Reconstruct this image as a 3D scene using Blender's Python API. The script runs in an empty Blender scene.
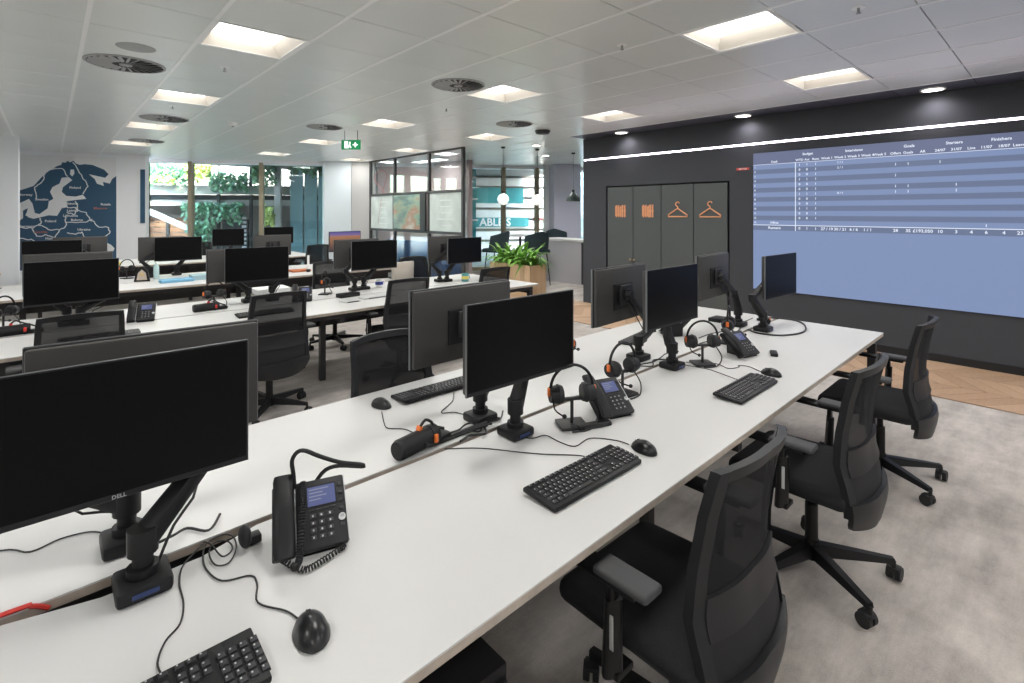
import bpy, bmesh, math, random
from mathutils import Vector, Matrix
random.seed(7)
scene = bpy.context.scene
COL = scene.collection
PI = math.pi
R = math.radians

# ------------------------------------------------------------------ camera, world, light, exposure
cd = bpy.data.cameras.new('camera'); cam = bpy.data.objects.new('camera', cd); COL.objects.link(cam)
cam.location = (0, 0, 1.6)
cam.rotation_euler = (R(90), 0, R(47.73 - 90))
cd.sensor_width = 36; cd.lens = 17.9; cd.shift_y = -0.1265; cd.clip_start = .05; cd.clip_end = 200
scene.camera = cam
w = bpy.data.worlds.new('world'); scene.world = w; w.use_nodes = True
nt = w.node_tree; bg = nt.nodes['Background']
sky = nt.nodes.new('ShaderNodeTexSky'); sky.sky_type = 'NISHITA'; sky.sun_disc = False
sky.sun_elevation = R(48); sky.sun_rotation = R(200); sky.dust_density = 4; sky.air_density = 1.2
nt.links.new(sky.outputs[0], bg.inputs[0]); bg.inputs[1].default_value = 6.0
scene.view_settings.view_transform = 'Standard'; scene.view_settings.look = 'None'
scene.view_settings.exposure = 0.0; scene.view_settings.gamma = 1
PANEL_POWER = 11.0      # W of each ceiling luminaire
PANEL_GLOW = 5.0

# ------------------------------------------------------------------ materials
MATS = {}
def mat(name, col, rough=.5, metal=0, noise=0, scale=20, bump=0, emit=None, es=0, alpha=1, spec=.5, stretch=None, coat=0):
    if name in MATS: return MATS[name]
    m = bpy.data.materials.new(name); m.use_nodes = True; t = m.node_tree; p = t.nodes['Principled BSDF']
    p.inputs['Base Color'].default_value = (*col, 1); p.inputs['Roughness'].default_value = rough
    p.inputs['Metallic'].default_value = metal; p.inputs['Specular IOR Level'].default_value = spec
    p.inputs['Coat Weight'].default_value = coat
    if alpha < 1: p.inputs['Alpha'].default_value = alpha
    if emit: p.inputs['Emission Color'].default_value = (*emit, 1); p.inputs['Emission Strength'].default_value = es
    if noise or bump:
        tc = t.nodes.new('ShaderNodeTexCoord'); mp = t.nodes.new('ShaderNodeMapping'); nz = t.nodes.new('ShaderNodeTexNoise')
        t.links.new(tc.outputs['Object'], mp.inputs[0]); t.links.new(mp.outputs[0], nz.inputs['Vector'])
        nz.inputs['Scale'].default_value = scale; nz.inputs['Detail'].default_value = 5
        if stretch: mp.inputs['Scale'].default_value = stretch
        if noise:
            r = t.nodes.new('ShaderNodeValToRGB'); r.color_ramp.elements[0].position = .3; r.color_ramp.elements[1].position = .7
            r.color_ramp.elements[0].color = (*[c * (1 - noise) for c in col], 1); r.color_ramp.elements[1].color = (*[min(1, c * (1 + noise)) for c in col], 1)
            t.links.new(nz.outputs[0], r.inputs[0]); t.links.new(r.outputs[0], p.inputs['Base Color'])
        if bump:
            b = t.nodes.new('ShaderNodeBump'); b.inputs['Strength'].default_value = bump; b.inputs['Distance'].default_value = .01
            t.links.new(nz.outputs[0], b.inputs['Height']); t.links.new(b.outputs[0], p.inputs['Normal'])
    MATS[name] = m; return m
def glassmat(name, tint, refl=.12):
    m = bpy.data.materials.new(name); m.use_nodes = True; t = m.node_tree
    for n in list(t.nodes):
        if n.type == 'BSDF_PRINCIPLED': t.nodes.remove(n)
    out = [n for n in t.nodes if n.type == 'OUTPUT_MATERIAL'][0]
    tr = t.nodes.new('ShaderNodeBsdfTransparent'); tr.inputs[0].default_value = (*tint, 1)
    gl = t.nodes.new('ShaderNodeBsdfGlossy'); gl.inputs['Roughness'].default_value = .03
    fr = t.nodes.new('ShaderNodeMath'); fr.operation = 'POWER'; fr.inputs[1].default_value = 4
    lw = t.nodes.new('ShaderNodeLayerWeight'); lw.inputs[0].default_value = .5; t.links.new(lw.outputs['Facing'], fr.inputs[0])
    ad = t.nodes.new('ShaderNodeMath'); ad.operation = 'MULTIPLY_ADD'; ad.inputs[1].default_value = .5; ad.inputs[2].default_value = refl
    mx = t.nodes.new('ShaderNodeMixShader')
    t.links.new(fr.outputs[0], ad.inputs[0]); t.links.new(ad.outputs[0], mx.inputs[0])
    t.links.new(tr.outputs[0], mx.inputs[1]); t.links.new(gl.outputs[0], mx.inputs[2]); t.links.new(mx.outputs[0], out.inputs[0])
    MATS[name] = m; return m

M_WHITE = mat('white_laminate', (.60, .598, .588), .38, noise=.015, scale=3)
M_EDGE = mat('taupe_edge', (.42, .36, .30), .6, noise=.12, scale=30)
M_STEEL = mat('black_steel', (.018, .018, .02), .45)
M_PLAST = mat('black_plastic', (.0085, .0085, .0095), .45, spec=.32)
M_PLAST2 = mat('charcoal_plastic', (.017, .017, .019), .5, spec=.32)
M_KEY = mat('key_plastic', (.03, .03, .033), .45)
M_KEYF = mat('key_glyph', (.45, .45, .45), .6)
M_BACK = mat('monitor_back', (.052, .050, .048), .5, spec=.35)
M_SCREEN = mat('monitor_glass', (.004, .004, .0045), .30, spec=.14)
M_RIM = mat('monitor_rim', (.20, .21, .22), .4, metal=.5)
M_RUB = mat('black_rubber', (.012, .012, .013), .7)
M_FAB = mat('black_fabric', (.010, .010, .012), .95, noise=.3, scale=200, bump=.15)
M_CHAIR = mat('chair_plastic', (.014, .015, .017), .45, spec=.32)
M_MESH = mat('chair_mesh', (.018, .018, .020), .85, alpha=.72, spec=.2)
M_PAD = mat('armrest_grey', (.06, .06, .063), .6, spec=.3)
M_ORANGE = mat('orange_plastic', (.85, .20, .04), .5)
M_RED = mat('red_plastic', (.6, .03, .02), .5)
M_WALLD = mat('charcoal_paint', (.040, .044, .053), .75, noise=.03, scale=2)
M_DOORD = mat('grey_green_door', (.066, .076, .078), .6, noise=.03, scale=2)
M_BLK = mat('shadow_gap_black', (.008, .008, .009), .8)
M_WALLW = mat('white_paint', (.84, .85, .86), .7, noise=.01, scale=2)
M_WALLB = mat('pale_grey_paint', (.80, .83, .86), .7)
M_TILE = mat('ceiling_metal', (.76, .79, .77), .30, metal=.22, noise=.02, scale=1)
M_RAIL = mat('ceiling_rail', (.92, .93, .92), .35)
M_GAP = mat('ceiling_void', (.10, .10, .10), .8)
M_PLATE = mat('vent_grey', (.36, .37, .37), .5)
M_VOID = mat('vent_dark', (.05, .05, .05), .8)
M_BRASS = mat('brass', (.70, .50, .25), .3, metal=1)
M_COPPER = mat('copper_vinyl', (.72, .33, .17), .45)
M_BRONZE = mat('bronze_frame', (.30, .26, .18), .45, metal=.3)
M_FRAME = mat('partition_frame', (.03, .03, .032), .5)
M_GLASS = glassmat('tinted_glass', (.86, .97, .96), .03)
M_GLASS2 = glassmat('clear_glass', (.88, .92, .92), .05)
M_LIGHT = mat('lamp_panel', (.9, .9, .9), .5, emit=(1, .97, .92), es=PANEL_GLOW)
M_RECESS = mat('lamp_reflector', (.66, .62, .56), .4)
M_LED = mat('led_strip', (.9, .9, .9), .5, emit=(.95, .86, 1.0), es=7)
M_DOWN = mat('downlight_lens', (.9, .9, .9), .5, emit=(1, .93, .85), es=8)
M_GLOBE = mat('opal_globe', (.9, .9, .88), .3, emit=(1, .98, .94), es=.7)
M_OAK = mat('oak', (.56, .40, .25), .5, noise=.16, scale=4, stretch=(1, 1, .12))
M_LEAF = mat('fern_leaf', (.16, .36, .05), .5, noise=.4, scale=9)
M_SOIL = mat('soil', (.03, .02, .012), .95, noise=.4, scale=40)
M_NAVY = mat('map_navy', (.028, .085, .15), .6)
M_SEA = mat('map_white', (.78, .78, .77), .6)
M_BLUE = mat('blue_fabric', (.02, .07, .20), .85, noise=.15, scale=60)
M_PINK = mat('pink_wall', (.46, .36, .35), .7)
M_PAPER = mat('paper', (.82, .82, .80), .8)
M_LCD = mat('phone_lcd', (.02, .03, .08), .3, emit=(.16, .18, .40), es=.42)
M_SILVER = mat('silver_plastic', (.55, .56, .56), .35)
M_CABLE = mat('cable_black', (.012, .012, .013), .5)

# carpet with faint plank-wise streaks, and mottling
def carpet():
    m = bpy.data.materials.new('grey_carpet'); m.use_nodes = True; t = m.node_tree; p = t.nodes['Principled BSDF']
    p.inputs['Roughness'].default_value = .95; p.inputs['Specular IOR Level'].default_value = .1
    tc = t.nodes.new('ShaderNodeTexCoord'); N = t.nodes.new; L = t.links.new
    mp = N('ShaderNodeMapping'); mp.inputs['Scale'].default_value = (.8, 3.2, 1); L(tc.outputs['Object'], mp.inputs[0])
    a = N('ShaderNodeTexNoise'); a.inputs['Scale'].default_value = 1.6; a.inputs['Detail'].default_value = 7; a.inputs['Roughness'].default_value = .68; L(mp.outputs[0], a.inputs['Vector'])
    b = N('ShaderNodeTexNoise'); b.inputs['Scale'].default_value = 5; b.inputs['Detail'].default_value = 6; b.inputs['Roughness'].default_value = .7; L(tc.outputs['Object'], b.inputs['Vector'])
    c = N('ShaderNodeTexNoise'); c.inputs['Scale'].default_value = 170; c.inputs['Detail'].default_value = 3; L(tc.outputs['Object'], c.inputs['Vector'])
    m1 = N('ShaderNodeMath'); m1.operation = 'MULTIPLY_ADD'; m1.inputs[1].default_value = .55; L(a.outputs[0], m1.inputs[0]); 
    m2 = N('ShaderNodeMath'); m2.operation = 'MULTIPLY_ADD'; m2.inputs[1].default_value = .35; L(b.outputs[0], m2.inputs[0])
    m3 = N('ShaderNodeMath'); m3.operation = 'MULTIPLY'; m3.inputs[1].default_value = .14; L(c.outputs[0], m3.inputs[0])
    L(m3.outputs[0], m2.inputs[2]); L(m2.outputs[0], m1.inputs[2])
    r = N('ShaderNodeValToRGB'); e = r.color_ramp.elements
    e[0].position = .38; e[0].color = (.29, .268, .248, 1); e[1].position = .66; e[1].color = (.57, .53, .495, 1)
    L(m1.outputs[0], r.inputs[0]); L(r.outputs[0], p.inputs['Base Color'])
    bp = N('ShaderNodeBump'); bp.inputs['Strength'].default_value = .3; bp.inputs['Distance'].default_value = .005
    L(c.outputs[0], bp.inputs['Height']); L(bp.outputs[0], p.inputs['Normal'])
    return m
M_CARPET = carpet()
def parquet():
    m = bpy.data.materials.new('oak_parquet'); m.use_nodes = True; t = m.node_tree; p = t.nodes['Principled BSDF']; N = t.nodes.new; L = t.links.new
    p.inputs['Roughness'].default_value = .45
    oi = N('ShaderNodeObjectInfo'); tc = N('ShaderNodeTexCoord'); mp = N('ShaderNodeMapping'); mp.inputs['Scale'].default_value = (2, 30, 1)
    L(tc.outputs['Object'], mp.inputs[0]); nz = N('ShaderNodeTexNoise'); nz.inputs['Scale'].default_value = 1.5; nz.inputs['Detail'].default_value = 5; L(mp.outputs[0], nz.inputs['Vector'])
    mm = N('ShaderNodeMath'); mm.operation = 'MULTIPLY_ADD'; mm.inputs[1].default_value = .6; L(oi.outputs['Random'], mm.inputs[0]); 
    m2 = N('ShaderNodeMath'); m2.operation = 'MULTIPLY'; m2.inputs[1].default_value = .4; L(nz.outputs[0], m2.inputs[0]); L(m2.outputs[0], mm.inputs[2])
    r = N('ShaderNodeValToRGB'); e = r.color_ramp.elements; e[0].color = (.36, .225, .135, 1); e[1].color = (.60, .42, .28, 1)
    L(mm.outputs[0], r.inputs[0]); L(r.outputs[0], p.inputs['Base Color']); return m
M_PARQ = parquet()

# ------------------------------------------------------------------ mesh helpers
class MB:
    def __init__(s, M=None): s.bm = bmesh.new(); s.M = M or Matrix()
    def _add(s, verts, M): 
        bmesh.ops.transform(s.bm, matrix=s.M @ M, verts=verts)
    def box(s, c, d, rot=(0, 0, 0), bev=0, seg=2, taper=None):
        r = bmesh.ops.create_cube(s.bm, size=1); vs = r['verts']
        for v in vs:
            v.co = Vector((v.co.x * d[0], v.co.y * d[1], v.co.z * d[2]))
            if taper and v.co.z > 0: v.co.x *= taper[0]; v.co.y *= taper[1]
        if bev:
            es = list({e for v in vs for e in v.link_edges})
            rr = bmesh.ops.bevel(s.bm, geom=es, offset=bev, segments=seg, profile=.5, affect='EDGES')
            vs = list({v for f in rr['faces'] for v in f.verts} | {v for v in vs if v.is_valid})
        from mathutils import Euler
        s._add(vs, Matrix.Translation(c) @ Euler(rot).to_matrix().to_4x4()); return s
    def boxe(s, x0, x1, y0, y1, z0, z1, bev=0, seg=2):
        return s.box(((x0 + x1) / 2, (y0 + y1) / 2, (z0 + z1) / 2), (abs(x1 - x0), abs(y1 - y0), abs(z1 - z0)), bev=bev, seg=seg)
    def cyl(s, a, b, r, r2=None, n=16, cap=True):
        a = Vector(a); b = Vector(b); d = b - a
        q = bmesh.ops.create_cone(s.bm, cap_ends=cap, segments=n, radius1=r, radius2=r if r2 is None else r2, depth=d.length)
        s._add(q['verts'], Matrix.Translation((a + b) / 2) @ d.to_track_quat('Z', 'Y').to_matrix().to_4x4()); return s
    def sph(s, c, r, sc=(1, 1, 1), u=16, v=10, rot=(0, 0, 0)):
        from mathutils import Euler
        q = bmesh.ops.create_uvsphere(s.bm, u_segments=u, v_segments=v, radius=r)
        s._add(q['verts'], Matrix.Translation(c) @ Euler(rot).to_matrix().to_4x4() @ Matrix.Diagonal((*sc, 1))); return s
    def tube(s, pts, r, n=8, closed=False, smooth=3):
        P = [Vector(p) for p in pts]
        if smooth > 1 and len(P) > 2:
            Q = []; m = len(P)
            for i in range(m if closed else m - 1):
                if closed: a, b, c, d = P[i - 1], P[i], P[(i + 1) % m], P[(i + 2) % m]
                else: a, b, c, d = P[max(i - 1, 0)], P[i], P[i + 1], P[min(i + 2, m - 1)]
                for k in range(smooth):
                    t = k / smooth
                    Q.append(.5 * ((2 * b) + (c - a) * t + (2 * a - 5 * b + 4 * c - d) * t * t + (3 * b - a - 3 * c + d) * t ** 3))
            if not closed: Q.append(P[-1])
            P = Q
        rings = []; up = Vector((0, 0, 1)); m = len(P); prev = None
        for i, p in enumerate(P):
            if closed: t = P[(i + 1) % m] - P[i - 1]
            else: t = P[min(i + 1, m - 1)] - P[max(i - 1, 0)]
            if t.length < 1e-9: t = Vector((1, 0, 0))
            t.normalize()
            if prev is None:
                a = t.cross(up)
                if a.length < .1: a = t.cross(Vector((1, 0, 0)))
            else: a = prev - t * prev.dot(t)
            a.normalize(); prev = a; b = t.cross(a)
            rings.append([s.bm.verts.new(s.M @ (p + (a * math.cos(2 * PI * k / n) + b * math.sin(2 * PI * k / n)) * r)) for k in range(n)])
        L = len(rings)
        for i in range(L if closed else L - 1):
            A, B = rings[i], rings[(i + 1) % L]
            for k in range(n): s.bm.faces.new((A[k], A[(k + 1) % n], B[(k + 1) % n], B[k]))
        if not closed: s.bm.faces.new(rings[0][::-1]); s.bm.faces.new(rings[-1])
        return s
    def prism(s, pts, z0, z1, M=Matrix()):
        lo = [s.bm.verts.new(s.M @ M @ Vector((x, y, z0))) for x, y in pts]; hi = [s.bm.verts.new(s.M @ M @ Vector((x, y, z1))) for x, y in pts]
        n = len(pts); s.bm.faces.new(lo[::-1]); s.bm.faces.new(hi)
        for i in range(n): s.bm.faces.new((lo[i], lo[(i + 1) % n], hi[(i + 1) % n], hi[i]))
        return s
    def lathe(s, prof, n=24, c=(0, 0, 0)):
        rings = [[s.bm.verts.new(s.M @ Vector((c[0] + r * math.cos(2 * PI * k / n), c[1] + r * math.sin(2 * PI * k / n), c[2] + z))) for k in range(n)] for r, z in prof]
        for A, B in zip(rings, rings[1:]):
            for k in range(n): s.bm.faces.new((A[k], A[(k + 1) % n], B[(k + 1) % n], B[k]))
        s.bm.faces.new(rings[0][::-1]); s.bm.faces.new(rings[-1]); return s
    def grid(s, fn, u0, u1, v0, v1, nu, nv, th):
        """solid sheet: fn(u,v)->point ; thickness th along +y"""
        A = [[s.bm.verts.new(s.M @ Vector(fn(u0 + (u1 - u0) * i / nu, v0 + (v1 - v0) * j / nv))) for j in range(nv + 1)] for i in range(nu + 1)]
        B = [[s.bm.verts.new(s.M @ (Vector(fn(u0 + (u1 - u0) * i / nu, v0 + (v1 - v0) * j / nv)) + Vector((0, th, 0)))) for j in range(nv + 1)] for i in range(nu + 1)]
        f = s.bm.faces.new
        for i in range(nu):
            for j in range(nv):
                f((A[i][j], A[i + 1][j], A[i + 1][j + 1], A[i][j + 1])); f((B[i][j], B[i][j + 1], B[i + 1][j + 1], B[i + 1][j]))
        for i in range(nu): f((A[i][0], B[i][0], B[i + 1][0], A[i + 1][0])); f((A[i][nv], A[i + 1][nv], B[i + 1][nv], B[i][nv]))
        for j in range(nv): f((A[0][j], A[0][j + 1], B[0][j + 1], B[0][j])); f((A[nu][j], B[nu][j], B[nu][j + 1], A[nu][j + 1]))
        return s
    def mesh(s, name, m, smooth=True, ang=40):
        bmesh.ops.recalc_face_normals(s.bm, faces=s.bm.faces[:])
        me = bpy.data.meshes.new(name)
        if smooth:
            for f in s.bm.faces: f.smooth = True
            for e in s.bm.edges:
                if len(e.link_faces) == 2 and e.calc_face_angle(0) > R(ang): e.smooth = False
        s.bm.to_mesh(me); s.bm.free(); me.materials.append(m); return me
    def build(s, name, m, parent=None, label=None, kind=None, smooth=True):
        return link(name, s.mesh(name, m, smooth), parent, label, kind)
def link(name, me, parent=None, label=None, kind=None):
    o = bpy.data.objects.new(name, me); COL.objects.link(o)
    if parent: o.parent = parent
    if label: o['label'] = label
    if kind: o['kind'] = kind
    return o
def tag(o, label, cat, group=None, kind=None):
    o['label'] = label; o['category'] = cat
    if group: o['group'] = group
    if kind: o['kind'] = kind
    return o
def thing(name, label, cat, loc=(0, 0, 0), rz=0, group=None):
    o = bpy.data.objects.new(name, None); COL.objects.link(o); o.empty_display_size = .1
    o.location = loc; o.rotation_euler = (0, 0, rz); return tag(o, label, cat, group)
KIDS = {}
def dup(root, loc, rz, label, group=None):
    r = root.copy(); COL.objects.link(r); r.location = loc; r.rotation_euler = (0, 0, rz); r['label'] = label
    if group: r['group'] = group
    for ch in root.children:
        c = ch.copy(); COL.objects.link(c); c.parent = r
        for g in ch.children:
            d = g.copy(); COL.objects.link(d); d.parent = c
    return r
def struct(name, mb, m, smooth=False): return mb.build(name, m, None, None, 'structure', smooth)
def text(name, body, size, m, M, parent, align='CENTER', ext=.0006):
    cu = bpy.data.curves.new('lettering', 'FONT'); cu.body = body; cu.size = size; cu.extrude = ext; cu.align_x = align; cu.align_y = 'CENTER'; cu.resolution_u = 2; cu.offset = .022 * size
    tmp = bpy.data.objects.new('tmp', cu); COL.objects.link(tmp)
    dg = bpy.context.evaluated_depsgraph_get(); me = bpy.data.meshes.new_from_object(tmp.evaluated_get(dg))
    bpy.data.objects.remove(tmp); me.transform(M); me.materials.clear(); me.materials.append(m)
    return link(name, me, parent)

# ================================================================== STRUCTURE
HC = 2.88
struct('floor', MB().boxe(-4.5, 14, -3.5, 17.5, -.1, 0), M_CARPET)
floor = bpy.data.objects['floor']
# herringbone oak strip in front of the dark wall, every plank its own piece
PW, PL = .135, .54
plank = MB().box((0, 0, .006), (PL - .004, PW - .004, .006)).mesh('plank', M_PARQ, False)
bpy.data.objects['floor']
MB().boxe(5.67, 6.99, -1.1, 9.0, .001, .004).build('plank_bed', mat('plank_joint', (.12, .08, .05), .9), floor, None, None, False)
a = PL * math.cos(R(35)); wv = PW / math.cos(R(35)); ncol = 3; n_pl = 0
for c in range(ncol):
    for k in range(-8, 62):
        y = -1.0 + k * wv
        if y < -1.1 or y > 8.7: continue
        s = 1 if c % 2 else -1
        # chevron strips: parallelogram pieces
        cw = 1.32 / ncol
        if k == -8 or c == 0 and 'CHV' not in globals(): pass
        x0 = 5.67 + c * cw
        key = 'chev%d' % (c % 2)
        if key not in KIDS:
            dy = cw * math.tan(R(35)) * s; g = .0025
            KIDS[key] = MB().prism([(g, g + 0), (cw - g, dy + g), (cw - g, dy + wv - g), (g, wv - g)], .004, .010).mesh('plank', M_PARQ, False)
        yy = y - (cw * math.tan(R(35)) if s > 0 else 0) + (0 if s > 0 else 0)
        o = link('plank', KIDS[key], floor); o.location = (x0, yy, 0); n_pl += 1

# ceiling: backing, T-rails, metal tiles
GX, GY = .6335, .64
X0, Y0 = .82, 1.28
struct('ceiling', MB().boxe(-4.5, 14, -3.5, 17.5, HC + .135, HC + .2), M_GAP)
ceil = bpy.data.objects['ceiling']
LCOL = [-4, 0, 4, 7]; LROW = [-4, 0, 4, 8, 12, 16]
lamps = set((i, j) for i in LCOL for j in LROW)
tile_me = MB().box((0, 0, 0), (GX - .012, GY - .006, .012), bev=.002, seg=1).mesh('ceiling_tile', M_TILE, False)
def inview(x, y):
    F = x * .6727 + y * .7399; Rr = x * .7399 - y * .6727
    if F < .5: return False
    u = 512 + 509 * Rr / F; v = 212 - 509 * (HC - 1.6) / F
    return -60 < u < 1084 and v > -60
rest = MB(); cells = []
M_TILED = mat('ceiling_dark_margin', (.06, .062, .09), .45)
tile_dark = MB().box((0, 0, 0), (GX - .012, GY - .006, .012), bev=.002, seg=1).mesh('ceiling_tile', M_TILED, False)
for i in range(-8, 21):
    for j in range(-7, 22):
        x = X0 + (i + .5) * GX; y = Y0 + (j + .5) * GY
        if (i, j) in lamps and x < 6.6: continue
        if x > 6.98 and y < 5.8: continue
        if y > 14.96 - .587 * (x - 1.71) + .3 or x > 12.5: continue
        cells.append((x, y, inview(x, y)))
cells.sort(key=lambda c: (not c[2], c[0] ** 2 + c[1] ** 2))
for k, (x, y, v) in enumerate(cells):
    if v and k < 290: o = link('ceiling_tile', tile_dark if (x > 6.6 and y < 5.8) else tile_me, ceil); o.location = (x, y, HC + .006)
    else: rest.boxe(x - GX / 2 + .006, x + GX / 2 - .006, y - GY / 2 + .003, y + GY / 2 - .003, HC, HC + .012)
rest.build('far_tiles', M_TILE, ceil, None, 'stuff', False)
for i in range(-8, 21):
    x = X0 + i * GX
    y1 = 14.96 - .587 * (x - 1.71) + .3; y0 = -3.4 if x < 6.98 else 5.8
    MB().boxe(x - .014, x + .014, y0, min(y1, 17), HC - .003, HC + .012).build('ceiling_rail', M_RAIL, ceil, None, None, False)

# walls out of view that close the room
struct('wall_back', MB().boxe(-4.5, 7, -3.6, -3.5, 0, HC + .1), M_WALLW)
struct('wall_left', MB().boxe(-4.6, -4.5, -3.5, 17.5, 0, HC + .1), M_WALLW)
# dark feature wall with the cupboard opening
WX = 6.99
DY = [3.23, 3.736, 4.272, 4.783, 5.292]
fw = MB()
fw.boxe(WX, WX + 1.2, -3.5, 3.20, 0, 2.495).boxe(WX, WX + 1.2, 5.322, 5.815, 0, 2.495).boxe(WX, WX + 1.2, 3.20, 5.322, 2.035, 2.495).boxe(WX + .07, WX + 1.2, 3.20, 5.322, 0, 2.035)
fw.boxe(WX, WX + 1.2, -3.5, 5.815, 2.53, HC + .1).boxe(WX + .03, WX + 1.2, -3.5, 5.815, 2.495, 2.53)
struct('wall_right', fw, M_WALLD)
struct('baseboard_right', MB().boxe(WX - .012, WX, -3.5, 3.2, 0.011, .09), M_BLK)
led = MB().boxe(WX + .004, WX + .028, -3.4, 5.80, 2.502, 2.524).build('led_strip', M_LED); tag(led, 'thin white glowing light strip running along the dark wall', 'light strip')
cup = thing('built_in_cupboard', 'grey built-in cupboard of four tall doors with copper symbols in the dark wall', 'cupboard', (WX, 0, 0))
cf = MB(); cf.boxe(.04, .068, 3.205, 5.318, .02, 2.03); cf.build('carcass', M_BLK, cup, None, None, False)
for k in range(4):
    d = MB().boxe(.004, .03, DY[k] + .005, DY[k + 1] - .005, .03, 2.012, bev=.002, seg=1).build('door', M_DOORD, cup, None, None, False)
    ym = (DY[k] + DY[k + 1]) / 2
    if k < 2:
        h = MB(); z0 = 1.53; yc = [3.479, 3.985][k] ; hw = .155; x = -.006
        h.tube([(x, yc, 1.655), (x, yc - hw, z0 + .025), (x, yc - hw, z0), (x, yc + hw, z0), (x, yc + hw, z0 + .025)], .011, 6, closed=True, smooth=1)
        h.tube([(x, yc, 1.655), (x, yc, 1.68), (x, yc + .03, 1.70), (x, yc + .028, 1.735), (x, yc - .008, 1.75), (x, yc - .03, 1.73)], .009, 6, smooth=2)
        h.build('hanger_symbol', M_COPPER, d, 'copper coat hanger symbol')
    else:
        yc = [4.505, 5.025][k - 2]; h = MB()
        for q, (wd, hh) in enumerate([(.032, .20), (.032, .20), (.045, .185), (.045, .20), (.03, .20)]):
            y = yc - .088 + q * .044
            if q < 2: h.boxe(-.006, .003, y - .014, y + .014, 1.515, 1.515 + hh).boxe(-.0065, .003, y - .018, y + .018, 1.60, 1.63)
            else:
                h.boxe(-.006, .003, y - .021, y - .001, 1.515, 1.515 + hh); h.boxe(-.006, .003, y + .004, y + .014, 1.53, 1.50 + hh)
        h.build('binder_symbol', M_COPPER, d, 'copper symbol of a row of ring binders')
        MB().cyl((.004, DY[3] + (.035 if k == 3 else -.035), .83), (-.022, DY[3] + (.035 if k == 3 else -.035), .83), .008).sph((-.026, DY[3] + (.035 if k == 3 else -.035), .83), .014).build('knob', M_BRASS, d, 'small brass knob')
sg = thing('red_sign', 'small red lettered label on the dark wall beside the screen', 'sign', (WX - .004, 3.015, 2.185))
MB().boxe(0, .003, -.085, .085, -.016, .016).build('sign_plate', mat('red_vinyl', (.55, .06, .05), .5), sg)
MR = lambda y, z, x=0: Matrix(((0, 0, -1, x), (-1, 0, 0, y), (0, 1, 0, z), (0, 0, 0, 1)))     # text facing -X
text('sign_text', 'RECYCLE', .026, M_PAPER, MR(0, 0, -.0008), sg)

# ---- big display
E_S = lambda n, c, s=1: mat(n, (.01, .01, .01), .6, emit=c, es=s)
M_D0 = E_S('display_blue', (.200, .270, .465)); M_D1 = E_S('display_band', (.130, .170, .285)); M_D2 = E_S('display_header', (.130, .155, .265)); M_DT = E_S('display_text', (.80, .86, 1.0)); M_DL = E_S('display_light_row', (.235, .30, .53))
disp = thing('video_wall', 'huge blue video wall display showing a white table of figures on the dark wall', 'display screen', (WX, 0, 0))
MB().boxe(-.02, 0, -2.2, 2.872, .575, 2.383).build('display_frame', M_BLK, disp, None, None, False)
MB().boxe(-.024, -.02, -2.19, 2.868, .578, 2.380).build('screen', M_D0, disp, 'glowing blue screen surface', None, False)
MB().boxe(-.0248, -.024, -2.19, 2.868, 2.222, 2.380).build('header_band', M_D2, disp, None, None, False)
MB().boxe(-.0252, -.024, -2.19, 2.868, 2.2205, 2.2255).build('header_line', M_DT, disp, None, None, False)
RH = .0608
for r in range(13):
    z1 = 2.2205 - r * RH
    if r % 2: MB().boxe(-.0246, -.024, -2.19, 2.868, z1 - RH, z1).build('row_band', M_D1, disp, None, None, False)
MB().boxe(-.0246, -.024, -2.19, 2.868, 1.36, 1.425).build('row_band', M_D1, disp, None, None, False)
MB().boxe(-.0252, -.024, -2.19, 2.868, 1.425, 1.433).build('total_line', M_DT, disp, None, None, False)
MB().boxe(-.0252, -.024, 2.343, 2.352, 1.36, 2.2205).build('column_line', M_DT, disp, None, None, False)
COLY = [2.579, 2.301, 2.216, 2.119, 1.997, 1.857, 1.72, 1.583, 1.467, 1.321, 1.209, 1.083, .939, .809, .692, .58, .452, .338]
COLY[0] = 2.60
HDR = ['Desk', 'WTD', 'Act', 'Runs', 'Week 1', 'Week 2', 'Week 3', 'Week 4', 'Week 5', 'Offers', 'Goals', 'AR', '24/07', '31/07', 'Live', '11/07', '18/07', 'Leaver']
for y, t in zip(COLY, HDR): text('heading', t, .038, M_DT, MR(y, 2.252, -.0255), disp, ext=.0002)
for y, t in [(2.207, 'Budget'), (1.717, 'Interviews'), (1.201, 'Goals'), (.825, 'Starters'), (.47, 'Finishers')]: text('heading', t, .042, M_DT, MR(y, 2.322, -.0255), disp, ext=.0002)
body = []
for r in range(13):
    z = 2.2205 - (r + .5) * RH
    body.append((2.845, z, str(r + 1), .034)) 
    if r < 12:
        for q in (1, 2, 3): body.append((COLY[q], z, '1' if (r * q) % 3 == 0 else '0', .040))
Zr = lambda r: 2.2205 - (r + .5) * RH
body += [(COLY[5], Zr(0), '1 / 1', .034), (COLY[5], Zr(1), '2 / 1', .034), (COLY[5], Zr(6), '0 / 1', .034), (COLY[9], Zr(1), '1', .04), (COLY[10], Zr(1), '1', .04), (COLY[9], Zr(3), '1', .04), (COLY[9], Zr(5), '1', .04), (COLY[9], Zr(6), '1', .04), (COLY[10], Zr(5), '1', .04), (COLY[10], Zr(6), '1', .04), (COLY[12], Zr(1), '1', .04), (COLY[13], Zr(5), '1', .04), (COLY[13], Zr(6), '1', .04), (COLY[15], Zr(12), '1', .04), (2.60, Zr(12), 'Offices', .036)]
for y, t in zip(COLY, ['Runners', '0', '1', '1', '27 / 19', '30 / 21', '6 / 6', '1 / 1', '', '28', '35', '£193,050', '10', '3', '4', '6', '4', '23']):
    if t: body.append((y, 1.393, t, .046))
for y, z, t, s in body: text('figure', t, s, M_DT, MR(y, z, -.0255), disp, ext=.0002)

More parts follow.
